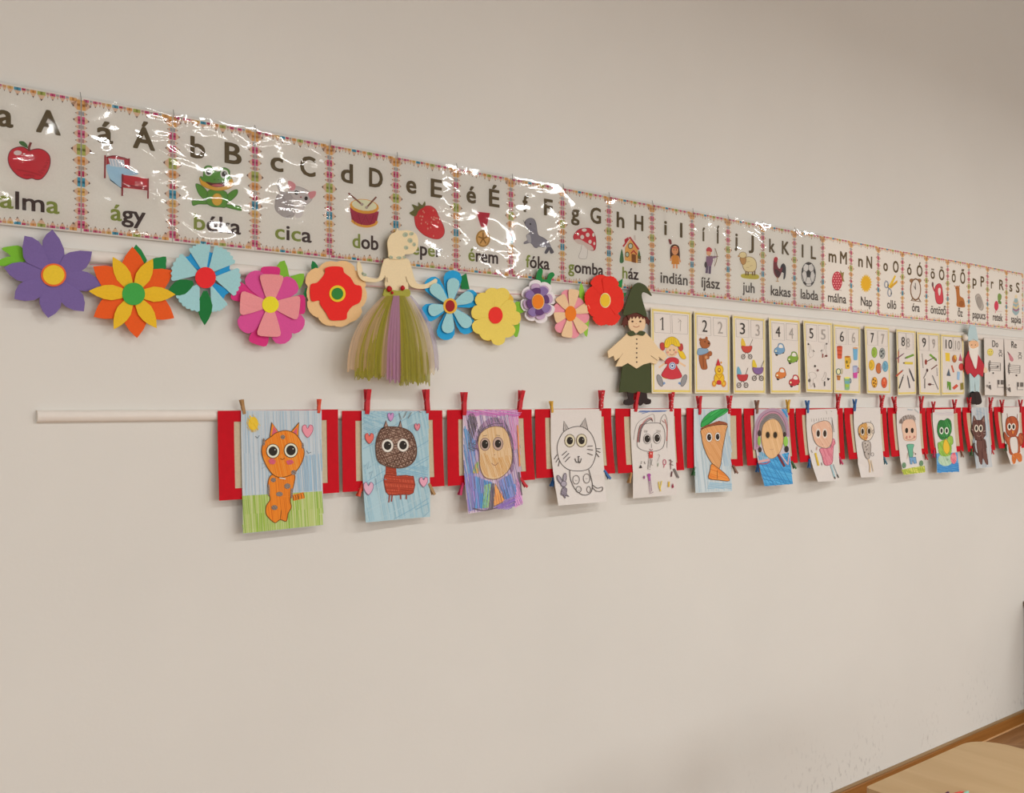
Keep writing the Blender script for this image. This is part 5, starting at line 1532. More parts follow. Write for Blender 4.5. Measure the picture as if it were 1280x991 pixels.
@kid(2)
def _(a):
    sh = [(170,193),(570,191),(602,878),(206,940)]
    a.hatch(sh, 82, 9, 4.5, ['a08ab4', 'b49cc0', 'bd98b8', '8e8ab4'], .75).hatch(sh, 78, 30, 2.5, ['6a6478', '786a88'], .9)
    a.hatch(smooth([(195,195),(570,190),(560,240),(480,225),(400,240),(300,225),(240,240)], 3), 8, 9, 7, ['c27cb8', 'b86cac', 'cc94c0'])
    a.hatch([(500,240),(570,235),(578,460),(545,480),(520,380)], 80, 8, 6, ['c98ab8', 'd0a0c4'])
    a.hatch([(175,300),(260,420),(250,660),(178,680)], 80, 9, 7, ['5f8ab8', '6f9cc4', '6a78b0']).hatch([(178,660),(250,640),(300,900),(208,930)], 82, 9, 7, ['8278b4', '9a86c0', '7286bc'])
    a.hatch(smooth([(205,230),(245,215),(270,270),(262,340),(215,440),(205,330)], 3), 75, 7, 4, ['4c464a', '6a6468']).hatch(smooth([(205,430),(265,430),(262,480),(215,490)], 3), 20, 8, 4, '5a5458')
    hair = smooth([(262,470),(275,340),(330,270),(390,240),(460,260),(510,330),(540,430),(545,560),(530,640),(500,600),(510,420),(440,320),(350,330),(300,380),(290,480)], 3)
    a.hatch(hair, 70, 8, 4, ['7a6a80', '8a6a8c', '5c5460', 'a87aa8'])
    a.line([(262,440),(300,340),(390,290),(460,290)], 4, '5a5458', True).line([(500,340),(530,440),(530,580)], 4, '5a5458', True)
    fc = smooth([(277,420),(300,355),(360,315),(420,308),(470,325),(505,390),(525,500),(520,580),(490,640),(430,686),(370,692),(320,670),(292,600),(287,500)], 4)
    a.poly(fc, 'cbb08a').hatch(fc, 82, 10, 4, ['c29c6c', 'bd9460', 'd0b490'], .7).hatch(smooth([(300,500),(400,540),(510,520),(500,620),(400,680),(310,640)], 3), 70, 8, 5, ['bd9058', 'c49a64'], .8).loop(fc, 5, '7a6050')
    eye(a, 328, 438, 36, 46, 24, 32, 'ab9488', '6a5454', 4); eye(a, 423, 434, 37, 48, 23, 29, 'ab9488', '6a5454', 4)
    a.line([(375,575),(400,592),(425,572)], 4, '8a5c50', True).line([(395,510),(400,518)], 4, '8a5c50').line([(315,378),(345,372)], 3, '6a5048').line([(408,372),(438,376)], 3, '6a5048')
    a.hatch([(250,590),(282,560),(285,650),(240,650)], 80, 7, 5, ['a8b060', 'd0a060', '8aae70'])
    a.hatch([(255,670),(380,715),(340,905),(255,905)], 84, 9, 7, ['4f88c2', '5f94c8', '7a88c0']).hatch([(325,735),(372,722),(352,900),(305,905)], 95, 8, 6, ['7fae78', '8fb480']).hatch([(372,722),(398,722),(388,905),(350,918)], 92, 7, 5, ['55545c', '6a686c'])
    a.hatch([(402,722),(474,850),(392,890)], 80, 7, 6, ['d98c50', 'dc9c60']).line([(402,722),(474,850),(392,892)], 4, '6a5a54')
    a.hatch([(425,708),(520,650),(570,800),(480,850)], 75, 8, 6, ['6a8ac4', '5f80b8', '8a90c8']).hatch([(392,905),(470,850),(575,800),(603,850),(500,915)], -25, 8, 5, ['8a70b8', '7864ac']).hatch([(560,680),(600,800),(603,870),(545,905)], 70, 9, 7, ['cc92c4', 'd09cc8'])
    a.line([(566,300),(572,420),(582,600)], 9, 'd98c50').line([(575,640),(596,810)], 9, '5a5458').line([(240,905),(330,920),(420,900)], 6, '5a5458', True)
@kid(3)
def _(a):
    k, w_ = '4a4644', 5
    for q in ([(243,365),(247,286),(286,350)], [(374,325),(412,262),(434,358)]): a.poly(q, 'b5b0ac').hatch(q, 75, 8, 3, '8a8480').line(q, w_, k)
    a.loop([(195,510),(205,440),(250,365),(330,330),(400,335),(455,380),(490,460),(495,540),(470,620),(430,660),(360,672),(280,660),(220,605)], w_, k, True)
    eye(a, 293, 438, 40, 49, 24, 30, 'c6c0a6', '5c4c30', 5); eye(a, 384, 436, 40, 50, 24, 30, 'c6c0a6', '5c4c30', 5)
    for q in ([(232,552),(270,518)], [(243,578),(287,535)], [(257,602),(295,562)], [(172,582),(195,545)], [(185,605),(208,570)], [(205,635),(214,590)], [(430,482),(470,478)], [(428,505),(472,510)], [(430,535),(470,550)], [(492,500),(530,500)], [(500,515),(530,530)], [(498,535),(520,565)]): a.line(q, 6, '56504e')
    a.line([(333,575),(345,605),(362,600),(372,608),(383,575)], 6, k, True).line([(360,560),(362,612)], 6, k).line([(355,560),(370,560)], 6, k)
    a.line([(293,665),(300,740),(340,820),(400,858),(455,840),(468,770),(440,660)], w_, k, True)
    for e in ((342,740,26,34),(424,730,26,36),(362,815,20,24),(440,815,15,24)): a.ring(*e, 4, k)
    for e in ((342,742),(424,728),(362,818)): a.line([(e[0] - 8, e[1]), (e[0], e[1] + 8), (e[0] + 8, e[1])], 3, '8a8480')
    a.line([(470,780),(505,805),(545,797),(541,826),(500,828),(468,800)], w_, k, True)
    for e, r in (((214,738,14,36), -.5), ((254,725,13,36), .1)):
        P = ell(*e, 14, r); a.poly(P, 'a59fa8').hatch(P, 60, 8, 3, '6f6874').loop(P, 5, '5c5660')
    P = ell(246, 772, 22, 22, 14); a.poly(P, '9a94a0').loop(P, 5, '5c5660')
    P = smooth([(240,800),(270,810),(268,850),(288,870),(262,862),(258,884),(244,862),(225,850)], 3); a.poly(P, '8f8894').hatch(P, 30, 8, 3, '55505c').loop(P, 4, '5c5660')
@kid(4)
def _(a):
    k = '565250'
    for i in range(7): a.line([(250 + i * 6, 232 - i % 3 * 6), (350, 222 + i % 2 * 6), (490 - i * 8, 218 + i % 3 * 4)], 4, ['5c74a4', '6f84b0', '4c649c'][i % 3], True)
    a.line([(278,245),(330,232)], 4, '5c74a4')
    a.loop([(262,350),(240,480),(258,530),(330,556),(420,546),(462,505),(470,400),(440,330),(370,320),(300,330)], 4, k, True)
    for d, h in ((0, 'b0564c'), (8, '6a4a54'), (16, k)): a.line([(245 + d, 480), (262 + d, 370), (310 + d * .6, 298 + d), (355, 278 + d), (370, 310)], 5, h, True)
    a.line([(212,460),(240,330),(330,265),(378,250),(388,315)], 3, '8a8684', True)
    a.line([(432,325),(440,285),(470,250),(492,330),(488,525)], 3.5, '7a7674', True).line([(470,290),(490,370),(485,470)], 6, 'b5645c', True).line([(445,300),(470,320)], 4, '8a4a4c')
    eye(a, 325, 452, 31, 41, 24, 31, 'cbc7c3', '6a6664', 4); eye(a, 406, 446, 31, 44, 23, 31, 'cbc7c3', '6a6664', 4)
    a.line([(360,490),(360,525)], 3, k).line([(345,535),(355,548),(370,538)], 5, '7a4a58', True)
    for x in (302, 312, 322, 405, 418, 430): a.line([(x, 400), (x + 2, 380)], 2.5, k)
    P = [(338,557),(372,556),(370,610),(338,613)]; a.poly(P, 'c4443c').hatch(P, 60, 8, 4, 'a83430').oval(355, 575, 5, 8, 'd8b0a8')
    for q in ([(338,615),(330,705),(352,702)], [(352,615),(348,690)], [(365,620),(358,668),(372,670)], [(325,565),(338,575)]): a.line(q, 3.5, k)
    a.poly([(270,665),(258,695),(284,692)], '3c3634').line([(300,640),(308,660)], 5, '6a6664').line([(280,635),(276,660)], 4, '8a8684')
    a.line([(412,580),(428,590),(408,640)], 3, '8a8684', True).line([(415,650),(412,680)], 5, '5c7a5c').ring(468, 645, 12, 22, 5, 'b04a64').line([(470,660),(462,690)], 5, 'b04a64')
    a.line([(505,625),(535,640),(510,660),(540,670)], 5, '4a3436').line([(518,620),(520,705)], 5, '6a3438').line([(530,720),(524,765)], 9, '5a3038').line([(543,700),(575,768)], 11, '6f6a68')
    a.oval(340, 752, 14, 14, '9c4a94').line([(336,765),(342,840),(350,908),(376,890)], 4, '7a4a74').line([(348,765),(362,885)], 4, '7a4a74').poly([(332,765),(352,765),(348,800),(338,800)], 'a858a0').oval(300, 770, 6, 14, '8a4a84')
    a.line([(420,805),(425,850),(437,885)], 8, 'cdb845').line([(445,800),(432,860)], 7, 'cdb845').line([(505,805),(503,850)], 12, 'c9a838').poly([(536,815),(545,850),(533,862),(528,845)], '8a2c44')
@kid(5)
def _(a):
    sh = [(190,215),(495,213),(512,908),(203,922)]
    a.hatch(sh, 84, 13, 7, ['b0c2ca', 'bccad0', 'a8bfca'], .8).hatch([(440,450),(510,440),(512,700),(420,700)], 80, 10, 6, ['a4bccc', '98b4c8'], .8)
    a.hatch([(320,840),(512,845),(508,890),(300,895)], 5, 8, 6, ['90b4c8', '9cbccc'], .9)
    P = smooth([(250,368),(258,310),(320,245),(400,215),(476,212),(462,245),(380,295),(310,345)], 4)
    a.poly(P, '39a052').hatch(P, -35, 10, 5, ['1f7a36', '2c9044', '4cb060']).loop(P, 4, '2c5c38')
    P = smooth([(332,338),(400,316),(465,330),(470,352),(400,350),(258,388),(254,372)], 3)
    a.poly(P, '95583c').hatch(P, 10, 8, 4, '7a3c28')
    P = smooth([(252,388),(350,354),(468,350),(462,400),(432,560),(405,722),(330,660),(272,540),(252,440)], 3)
    a.poly(P, 'cb9662').hatch(P, 60, 10, 5, ['c48c56', 'd0a070'], .6).loop(P, 5, '5c3c28')
    eye(a, 318, 454, 27, 40, 18, 28, 'd6d4d0', '8a7a6c', 3); eye(a, 390, 450, 23, 37, 16, 26, 'd6d4d0', '8a7a6c', 3)
    P = smooth([(340,682),(400,722),(458,770),(492,826),(400,820),(314,806),(325,740)], 3)
    a.poly(P, 'da8640').hatch(P, 20, 10, 4, ['c8702c', 'e0954c']).loop(P, 5, '6c4020').line([(385,735),(388,810)], 4, '6c4020')
@kid(6)
def _(a):
    a.hatch([(935,212),(988,212),(992,330),(960,280)], 50, 8, 8, ['3c8cc2', '4c98c8'])
    a.line([(722,560),(722,400),(755,290),(830,232),(915,240),(968,320),(985,450)], 44, 'a8889c', True)
    for d, h in ((0, '8a6478'), (14, 'b87a8c'), (-14, '9c8aa0'), (22, '7a6870')): a.line([(725 + d, 540), (725 + d, 390), (765 + d * .6, 285 + d * .5), (840, 235 + d), (915 - d * .5, 250 + d * .6), (966 - d, 330), (980 - d, 440)], 7, h, True)
    a.line([(762,440),(772,340),(835,275),(900,285),(945,360),(957,440)], 42, '85807f', True)
    for d in (-12, 0, 12): a.line([(762 + d, 440), (772 + d, 340), (835, 272 + d), (900 - d * .4, 285 + d), (945 - d, 360), (957 - d, 440)], 5, '625e5e', True)
    dr = [(735,655),(830,645),(930,600),(998,585),(1010,650),(1033,852),(792,872),(762,760)]
    a.poly(dr, '479acb').hatch(dr, 15, 12, 6, ['3a86bc', '5aa8d4', '2f7cb4'], .9).hatch(dr, 60, 26, 5, ['2f74ac'], .8)
    a.hatch([(740,560),(800,600),(840,640),(745,660)], 80, 8, 7, ['5aa0c4', '86b4cc'])
    P = smooth([(765,440),(780,350),(830,305),(880,300),(925,345),(950,440),(945,520),(910,600),(850,637),(800,600),(770,510)], 4)
    a.poly(P, 'd0ab7e').hatch(P, 75, 12, 5, ['c8a070', 'd6b48a'], .6).loop(P, 4, '8a6a4c')
    for x in (818, 882): a.oval(x, 435, 16, 27, '30271c').ring(x, 435, 19, 31, 4, '9a7a50')
    a.line([(835,555),(852,560),(868,553)], 4, 'b0806c', True)
    for e, h in (((747,420,15,28),'3c302c'),((745,485,13,42),'86b04c'),((752,560,15,24),'3c302c'),((962,430,14,22),'3c302c'),((972,490,20,44),'86b850'),((980,555,18,28),'332a28')): a.poly(smooth(ell(*e, 9), 2), h)
    a.line([(735,665),(785,655),(835,645)], 22, 'c69a98', True).line([(740,680),(800,680),(838,660)], 8, 'a04c54', True).line([(905,600),(962,705)], 20, '6e343c').line([(920,590),(985,680)], 10, 'c8b0b0').line([(1000,600),(990,690)], 9, 'c89a9c')
@kid(7)
def _(a):
    k = '6a625e'
    for i in range(9): a.line([(255 + i * 22, 345 - i * 4 + (i % 2) * 8), (250 + i * 23, 318 - i * 2)], 3, '8a8480')
    a.line([(440,310),(460,440)], 4, k).line([(388,245),(395,275)], 3, '8a8480').line([(430,245),(440,255)], 3, '8a8480').line([(440,330),(448,440)], 3, '8a8480')
    P = smooth([(440,520),(448,500),(462,510),(470,545),(455,570),(450,640),(440,728),(375,742),(350,660),(330,592),(420,585)], 3)
    a.poly(P, 'c97a88').hatch(P, 70, 10, 5, ['bd6478', 'd08a96']).loop(P, 4, '9a4a60')
    P = smooth([(255,400),(290,360),(380,335),(430,370),(446,450),(437,540),(395,587),(320,570),(275,510)], 4)
    a.poly(P, 'd0aa92').hatch(P, 60, 12, 5, ['c89c84', 'd8b8a2'], .5).loop(P, 4, k)
    for x in (314, 375): a.oval(x, 453, 23, 46, 'cfc4ba').oval(x, 453, 15, 31, '35271e')
    a.line([(345,550),(362,552)], 4, 'b07a6c')
    a.line([(288,632),(318,748)], 18, 'c8a93c').line([(250,605),(262,630)], 5, '7a746c').line([(345,720),(350,745)], 7, '7a746c').line([(305,575),(300,605)], 10, 'b89a90')
    a.line([(432,740),(468,858)], 16, '9ab8bf').line([(452,735),(498,850)], 6, '8aa0a8').line([(462,848),(472,868)], 10, '4a4640').line([(488,828),(502,858)], 10, '4a4640')
@kid(8)
def _(a):
    k = '5c5450'
    P = smooth([(680,420),(700,375),(760,352),(810,365),(826,430),(800,500),(760,520),(700,490)], 4)
    a.poly(P, 'd0c4b4'); L = smooth([(680,420),(700,375),(755,354),(765,430),(755,518),(700,490)], 3)
    a.poly(L, 'bd9050').hatch(L, 70, 9, 5, ['b08040', 'c89c60']).loop(P, 5, k).ring(818, 438, 10, 18, 4, k).line([(718,365),(724,352)], 6, k).line([(795,350),(798,335)], 3, k).oval(690, 460, 7, 10, '6a4a28')
    for x, y in ((721, 434), (781, 432)): a.oval(x, y, 20, 40, 'd0c4b4').ring(x, y, 20, 40, 4, '7a6440').oval(x, y, 12, 26, '33281e')
    a.line([(745,490),(758,500),(770,480)], 5, 'b04a3c', True).line([(760,440),(768,470)], 5, '8a5434')
    P = smooth([(722,532),(790,530),(796,610),(782,682),(752,676),(732,612)], 3)
    a.poly(P, 'aaa29a').hatch(P, 70, 9, 4, ['98908a', 'b8b0a8']).loop(P, 4, k)
    for e in ((745,545),(768,560),(742,625),(775,640),(760,600),(752,575)): a.oval(e[0], e[1], 6, 9, '6a625c')
    a.ring(812, 645, 12, 16, 3, k).line([(775,690),(790,740),(790,810)], 14, 'c9b496', True).line([(800,700),(820,800)], 8, 'c6b8a2')
@kid(9)
def _(a):
    k = '6a625c'
    P = [(192,690),(300,668),(398,655),(403,712),(212,735)]; a.poly(P, 'bcc064').hatch(P, 10, 8, 6, ['a8b03c', 'c4c45c', '98a838']).hatch(P, 75, 12, 5, ['8aa038'], .5)
    P = smooth([(195,290),(228,245),(290,245),(318,290),(324,400),(300,432),(220,427),(205,370)], 3); a.poly(P, 'd2b29c').loop(P, 3, 'b08c78')
    a.hatch(smooth([(172,268),(210,212),(300,205),(318,268),(290,240),(230,245),(195,280)], 3), 75, 6, 3, ['6a5c54', '8a7a70']).oval(188, 258, 14, 20, '7a6c64')
    for x in (237, 287): a.oval(x, 341, 13, 24, '2e261f')
    for x, y in ((238,400),(265,398),(305,398)): a.oval(x, y, 7, 12, 'b8746a')
    a.line([(222,405),(265,425),(318,395)], 3, '8a5c54', True)
    P = smooth([(240,470),(270,462),(302,468),(292,505),(292,572),(262,577),(252,520)], 3); a.poly(P, '62a488').loop(P, 4, '44705c')
    P = [(262,580),(318,578),(326,632),(304,636),(290,602),(285,642),(272,640)]; a.poly(P, '6f98bc').loop(P, 4, '4c6c88')
    a.line([(248,540),(242,592)], 4, 'b09a84').line([(295,530),(318,552)], 4, 'b09a84').oval(316, 550, 5, 8, '5c4c44')
    for x, y in ((215, 650), (368, 632)): a.oval(x, y, 18, 26, '6f9070').hatch(ell(x, y, 18, 26, 10), 60, 7, 3, '4c6c50')
    a.line([(245,155),(290,158)], 6, '8fa0a8').line([(310,150),(350,185)], 10, 'b9bfc0')
@kid(10)
def _(a):
    P = [(502,548),(560,540),(688,536),(704,706),(508,716)]; a.poly(P, '5f9cc8'); a.hatch([(505,640),(700,630),(704,706),(508,716)], 6, 8, 7, ['2f78b8', '3c84c0', '2a6cac']).hatch(P, 12, 14, 5, ['4a8cc0'], .7)
    a.oval(582, 600, 66, 58, 'a9c6ac').hatch(ell(582, 600, 64, 56), 70, 10, 4, ['90b494', 'b8ceb8'])
    P = smooth([(515,455),(545,450),(555,480),(545,540),(525,530)], 3); a.poly(P, '86b048').loop(P, 4, '4c7030')
    P = smooth([(600,400),(640,392),(650,450),(630,470),(610,460)], 3); a.poly(P, '86b048').loop(P, 4, '4c7030')
    P = smooth([(530,445),(600,420),(635,460),(625,560),(545,565),(520,520)], 3); a.poly(P, '86b048').hatch(P, 60, 10, 5, ['76a03c', '98bc58'])
    P = smooth([(583,415),(615,470),(618,520),(595,552),(568,520),(562,470)], 3); a.poly(P, 'ddb235').loop(P, 4, 'a07c20')
    P = smooth([(515,290),(535,250),(572,252),(600,234),(630,262),(634,350),(600,405),(545,420),(513,360)], 4); a.poly(P, '37803f').hatch(P, 70, 8, 5, ['246830', '44904c']).loop(P, 4, '245a2c')
    for x in (547, 593): a.oval(x, 343, 18, 32, 'cfd4c8').oval(x, 343, 10, 21, '26261e')
    a.line([(530,395),(575,405),(620,385)], 4, '1c4824', True)
    P = ell(655, 588, 27, 50, 14); a.poly(P, 'da7884').hatch(P, 60, 9, 4, ['c4606e', 'e09aa0']).poly([(640,545),(672,535),(658,565)], 'd0606e').oval(600, 600, 8, 10, '8aa890')
    a.hatch([(490,180),(650,175),(660,230),(500,210)], 5, 14, 3, ['c0b4c0', 'b8b4c4'], .8)
@kid(11)
def _(a):
    sh = [(816,142),(963,138),(997,660),(842,674)]
    a.hatch(sh, 84, 12, 6, ['a8b2b8', 'c0c4c6', 'a0b0bc'], .8)
    b = '5f3e37'
    a.line([(885,572),(850,535),(834,480),(838,452)], 17, '4a3834', True)
    P = smooth([(860,430),(935,420),(948,530),(962,632),(944,642),(916,590),(908,642),(890,632),(872,560)], 3); a.poly(P, b).hatch(P, 85, 8, 4, ['4a2e28', '6f4c44'])
    P = [(825,262),(834,205),(858,248),(895,250),(926,205),(936,290),(941,380),(905,430),(850,428),(815,340)]; a.poly(P, b).hatch(P, 75, 8, 4, ['4a2e28', '6f4c44']).loop(P, 4, '3a2420')
    a.poly([(830,255),(837,222),(850,250)], '8a6a60').poly([(910,255),(925,222),(930,265)], '8a6a60')
    for x in (857, 896): a.oval(x, 322, 18, 33, 'd0c8b8').oval(x, 322, 10, 22, '26201c')
    a.line([(862,385),(880,395),(898,385)], 4, '9a7a70', True)
    for q in ([(920,350),(942,340)], [(920,368),(945,372)], [(815,330),(830,340)]): a.line(q, 3, 'b8a8a0')
    a.hatch([(850,160),(930,158),(930,200),(850,205)], 20, 10, 3, ['8aa0b4', '98a8b4'], .8)
@kid(12)
def _(a):
    b = 'a5502e'
    P = smooth([(1118,300),(1125,240),(1138,228),(1165,215),(1200,222),(1226,260),(1230,320),(1210,385),(1170,397),(1130,370)], 4)
    for q in ([(1130,190),(1134,240)], [(1222,195),(1218,245)]): a.line(q, 5, '7a4a34')
    for w_ in ([(1104,352),(1125,380),(1145,415),(1148,472),(1125,450),(1105,400)], [(1240,368),(1272,380),(1268,450),(1240,485),(1225,440)]):
        W_ = smooth(w_, 3); a.poly(W_, b).hatch(W_, 70, 9, 4, ['8a3c20', 'b8603a']).loop(W_, 4, '6c301c')
    B = smooth([(1143,398),(1225,395),(1245,480),(1235,552),(1160,556),(1140,480)], 3); a.poly(B, b).hatch(B, 80, 9, 4, ['8a3c20', 'b8603a'])
    B = smooth([(1160,405),(1213,402),(1228,480),(1220,542),(1178,545),(1156,470)], 3); a.poly(B, 'cfcac4').loop(B, 4, '7a4a34')
    F_ = smooth([(1178,552),(1250,545),(1262,608),(1236,620),(1215,590),(1202,632),(1180,630)], 3); a.poly(F_, 'c87034').hatch(F_, 60, 9, 4, ['b05c24', 'd88444'])
    a.poly(P, b).hatch(P, 70, 9, 4, ['8f4024', 'b45c36']).loop(P, 4, '6c301c')
    for x in (1151, 1187): a.oval(x, 308, 19, 32, 'd3cec4').oval(x, 308, 10, 20, '2a221c')
    a.poly([(1172,345),(1192,348),(1180,378)], 'd88c3c')

SHEETS, FRAMES = [], []
names = ['orange cat', 'brown creature', 'rainbow face', 'uncoloured cat', 'rabbit-eared girl', 'carrot', 'blue dress girl', 'pink dress child', 'half-yellow face', 'green shirt boy', 'frog', 'brown cat', 'owl']
for i, (crop, fq, sq, colr, desc) in enumerate(DRAW):
    fs = Sheet(crop, *fq, .0175, v0=.15, pw=1.3, lim=(-.004, .035))
    iu0, iu1, iv0, iv1 = .125, .90, .125, .875
    V, Fc = fs.grid([(0, iu0, 0, 1), (iu1, 1, 0, 1), (iu0, iu1, 0, iv0), (iu0, iu1, iv1, 1)], 14, .0012)
    fr = tag(mk('red_frame', V, Fc, redm, None, fs.at(.5, 1)), 'glossy red card frame behind the ' + names[i] + ' drawing', 'frame', 'red card frames on the rail')
    V, Fc = fs.grid([(.02, .98, .03, .97)], 14, .0006)
    V = [(v[0], v[1] + .0016, v[2]) for v in V]
    mk('backing', V, Fc, beige, fr)
    sh = Sheet(crop, *sq, .0225 if i else .021, v0=.35, pw=1.5, lim=(0.0, .075))
    sh.under = fs
    SHEETS.append(sh); FRAMES.append(fs)
    V, Fc = sh.grid([(0, 1, 0, 1)], 44, .0004, 12)
    dr = tag(mk('child_drawing', V, Fc, mat_plain('drawing_' + colr, ink(colr), .7, .2, .03, 250), None, sh.at(.5, 1)), "child's drawing of " + ('an ' if desc[0] in 'aeiou' else 'a ') + desc, 'drawing', 'drawings pegged along the rail')
    a = Art(crop, sh, sh.cuts()); KID[i](a); a.build('crayon_work', dr)

# ------------------------------------------------------------------ clothes pegs
def peg_meshes(L, W, T):
    """front leg, back leg, spring of a sprung wooden peg; jaws down (z<0), pinch line y=0, front = -y"""
    out = []
    for sgn in (-1, 1):
        inner = [(0, -L * .5), (.0004, -L * .42), (.0018, -L * .30), (.0006, -L * .18), (.0006, L * .02), (T * 1.35, L * .5)]
        outer = [(T * 1.35 + T * .72, L * .5), (T * 1.0, L * .06), (T, -L * .1), (T * .95, -L * .34), (T * .45, -L * .5)]
        pr = inner + outer
        n = len(pr)
        V = [(x, sgn * p[0], p[1]) for x in (-W / 2, W / 2) for p in pr]
        Fc = [list(range(n)), list(range(2 * n - 1, n - 1, -1))] + [[(i + 1) % n, i, i + n, (i + 1) % n + n] for i in range(n)]
        if sgn > 0: pass
        bm = bmesh.new()
        vs_ = [bm.verts.new(v) for v in V]
        for f_ in Fc: bm.faces.new([vs_[k] for k in f_])
        bmesh.ops.recalc_face_normals(bm, faces=bm.faces)
        me = bpy.data.meshes.new('peg_leg'); bm.to_mesh(me); bm.free(); out.append(me)
    bm = bmesh.new()
    ring = []
    turns, seg = 3, 10
    path = [(-W / 2 - .0012 + (W + .0024) * k / (turns * seg), T * .55 * math.cos(2 * PI * k / seg), -L * .02 + T * .55 * math.sin(2 * PI * k / seg)) for k in range(turns * seg + 1)]
    path = [(-W / 2 - .0012, -T * 1.1, L * .10)] + path + [(W / 2 + .0012, T * 1.1, L * .10)]
    r = max(.00045, T * .11)
    for k, p in enumerate(path):
        q = Vector(path[min(k + 1, len(path) - 1)]) - Vector(path[max(k - 1, 0)]); q.normalize()
        u_ = q.orthogonal().normalized(); v_ = q.cross(u_)
        ring.append([bm.verts.new(Vector(p) + (u_ * math.cos(t) + v_ * math.sin(t)) * r) for t in (0, PI / 2, PI, 3 * PI / 2)])
    for k in range(len(ring) - 1):
        for j in range(4): bm.faces.new([ring[k][j], ring[k][(j + 1) % 4], ring[k + 1][(j + 1) % 4], ring[k + 1][j]])
    me = bpy.data.meshes.new('peg_spring'); bm.to_mesh(me); bm.free(); out.append(me)
    # dots painted on the front leg
    V, Fc = [], []
    for k, (dx, dz) in enumerate(((-.22, .36), (.2, .2), (-.15, .06), (.22, -.1), (-.2, -.24), (.1, -.38))):
        c = (dx * W, dz * L); b0 = len(V)
        yy = -(T * 1.0 + max(0, (dz * L - L * .06) / (L * .44)) * T * 1.07) if dz > .06 else -T
        sl = -T * 1.07 / (L * .44) if dz > .06 else 0
        for q in range(8):
            a = 2 * PI * q / 8; V.append((c[0] + .13 * W * math.cos(a), yy + sl * .13 * W * math.sin(a) - .00015, c[1] + .13 * W * math.sin(a)))
        Fc.append(list(range(b0, b0 + 8)))
    me = bpy.data.meshes.new('peg_dots'); me.from_pydata(V, [], Fc); out.append(me)
    return out
BIGP = peg_meshes(.066, .0125, .0050)
MIDP = peg_meshes(.050, .0105, .0042)
SMLP = peg_meshes(.036, .0075, .0032)
PEGM = {}
def pegmat(h):
    if h not in PEGM: PEGM[h] = mat_plain('peg_' + h, ink(h), .5, .4, .10, 120, .1)
    return PEGM[h]
spr = mat_plain('peg_spring_steel', (.45, .45, .44), .35, .5, .02, metal=.8)
dotm = mat_plain('peg_dot_white', (.75, .73, .70), .5)
def peg(px, py, tilt, size, h, label, off, dots=False, group=None):
    """px,py: pixel of the peg's middle; tilt in degrees clockwise, 0 = jaws down"""
    S = {'big': BIGP, 'mid': MIDP, 'small': SMLP}[size]
    o = hit(px, py, off)
    rt = tag(root('clothes_peg', o), label, 'clothes peg', group or 'clothes pegs holding the drawings')
    rt.rotation_euler = (0, math.radians(tilt), 0)
    for k, nm in enumerate(('front_leg', 'back_leg', 'spring')):
        me = S[k]
        ob = bpy.data.objects.new(nm, me); COL.objects.link(ob); ob.parent = rt
        if not me.materials: me.materials.append(None)
        ob.material_slots[0].link = 'OBJECT'
        ob.material_slots[0].material = spr if k == 2 else pegmat(h)
    if dots:
        me = S[3]
        if not me.materials: me.materials.append(dotm)
        ob = bpy.data.objects.new('white_dots', me); COL.objects.link(ob); ob.parent = rt
    return rt
RD, TAN, ORG, YEL, BLU, GRE, TEA, PNK, BRN, GRY = 'b21322', '9a7648', 'c8452c', 'c49a34', '2c5f98', '2f5c34', '2f6478', 'b02858', '7a5644', '6c6460'
def top(i): return SHEETS[i].off(.5, 0) - .0002
CN = {RD: 'red', TAN: 'bare wood', ORG: 'orange red', YEL: 'yellow', BLU: 'blue', GRE: 'dark green', TEA: 'teal', PNK: 'pink', BRN: 'brown', GRY: 'grey'}
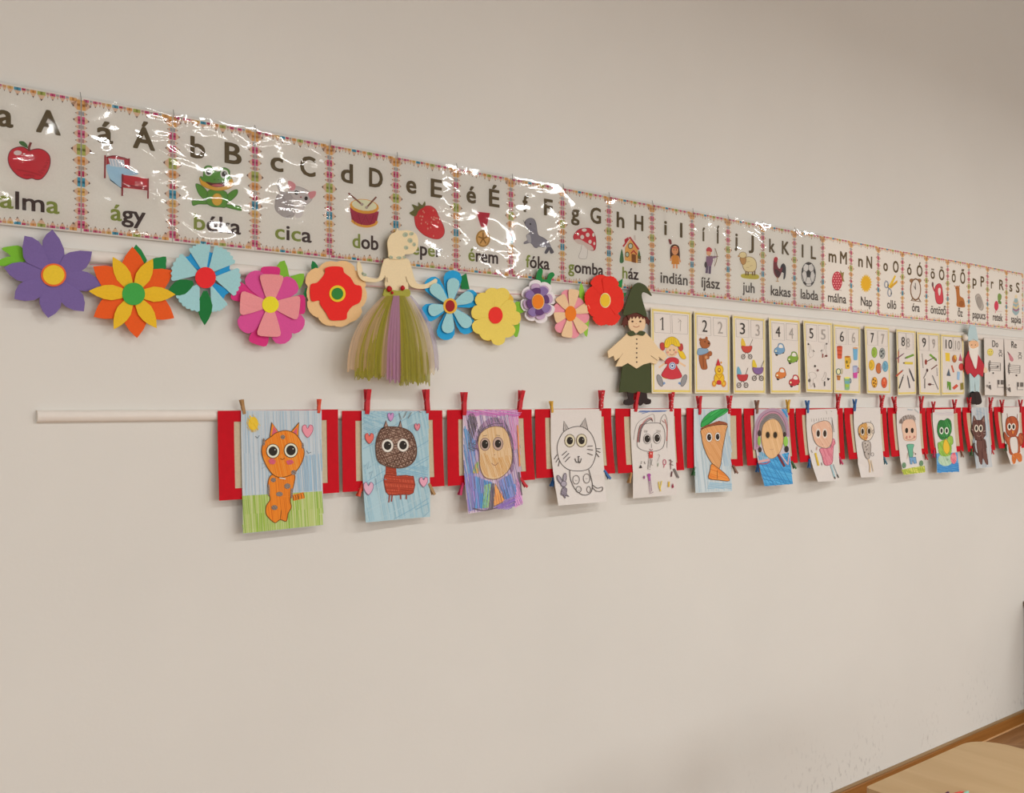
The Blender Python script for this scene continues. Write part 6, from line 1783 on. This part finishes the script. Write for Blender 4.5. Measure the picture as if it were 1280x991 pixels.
TOPP = [
 (0, 303.5, 508.5, -12, 'small', TAN, 0), (0, 398.5, 507.5, 3, 'small', ORG, 0),
 (1, 459, 502, 2, 'big', RD, 0), (1, 533.5, 501.5, -6, 'big', RD, 0),
 (2, 580, 504.5, 0, 'big', RD, 0), (2, 650.5, 501.5, 9, 'big', RD, 0),
 (3, 689.5, 508.5, -8, 'small', YEL, 0), (3, 751.5, 500.5, 3, 'big', RD, 1),
 (4, 795, 502, 6, 'big', RD, 0), (4, 839, 502, 2, 'big', RD, 1),
 (5, 874, 506.5, -2, 'big', RD, 0), (5, 911.5, 505.8, 1, 'big', RD, 1),
 (6, 946, 508.5, 0, 'mid', BRN, 0), (6, 984.8, 507.5, 0, 'mid', YEL, 0),
 (7, 1009.3, 508.3, -4, 'mid', BLU, 0), (7, 1047.5, 502.5, 7, 'big', RD, 1),
 (8, 1068.3, 506.3, 2, 'mid', BLU, 0), (8, 1102, 503.5, 8, 'big', RD, 1),
 (9, 1118.5, 505, -14, 'big', RD, 1), (9, 1151.5, 504.3, 4, 'big', RD, 0),
 (10, 1166.7, 508.5, 0, 'mid', RD, 0), (10, 1193, 508, 2, 'big', RD, 1),
 (11, 1211.5, 505.3, -6, 'big', RD, 1), (11, 1238, 505, 10, 'big', RD, 1),
 (12, 1252.5, 507.8, -2, 'big', RD, 1), (12, 1275.5, 507.5, 2, 'big', RD, 0),
]
cols_at = {}
for t in TOPP: cols_at.setdefault(t[0], []).append(t[5:])
for (i, x, y, t, sz, h, d) in TOPP:
    szn = {'big': 'large', 'mid': 'small', 'small': 'tiny'}[sz]
    twin = [q for q in TOPP if q[0] == i and q[4:] == (sz, h, d)]
    if len(twin) > 1: szn = ('leaning ' if abs(t) == max(abs(q[3]) for q in twin) else 'upright ') + szn
    peg(x, y, t, sz, h, '%s %sclothes peg clipped on the top edge of the %s drawing' % (szn + ' ' + CN[h], 'white-dotted ' if d else '', names[i]), top(i), bool(d))
BOTP = [
 (1, 450.5, 612, 205, ORG), (1, 539, 611, 152, TAN), (2, 576.5, 611, 200, PNK), (2, 654, 603, 140, RD), (3, 691.5, 601, 205, BLU), (3, 758.5, 593, 140, BLU),
 (4, 787.5, 597, 200, TAN), (4, 844.5, 591.5, 150, GRY), (5, 867.5, 588, 198, GRE), (5, 918.5, 586.5, 145, BRN), (6, 947, 584, 190, BLU), (6, 991.5, 581, 143, GRE),
 (7, 1011.5, 579, 185, BLU), (7, 1050.5, 575.5, 150, PNK), (8, 1106, 575.5, 152, TEA), (9, 1157, 570, 155, RD), (10, 1167.5, 567, 185, PNK), (10, 1202, 567, 155, BRN),
 (11, 1214.3, 565, 185, GRE), (11, 1240, 563.5, 155, RD), (12, 1257.5, 559, 185, GRE),
]
for (i, x, y, t, h) in BOTP:
    lab = 'tiny %s clothes peg hanging at the lower side of the %s drawing' % (CN[h], names[i])
    if i == 3: lab = 'tiny blue clothes peg on the uncoloured cat drawing beside the drawn ' + ('rabbit' if t > 180 else 'tail')
    lft = t > 180
    peg(x, y, t, 'small', h, lab, FRAMES[i].off(.08 if lft else .88, 1) + .002, False)
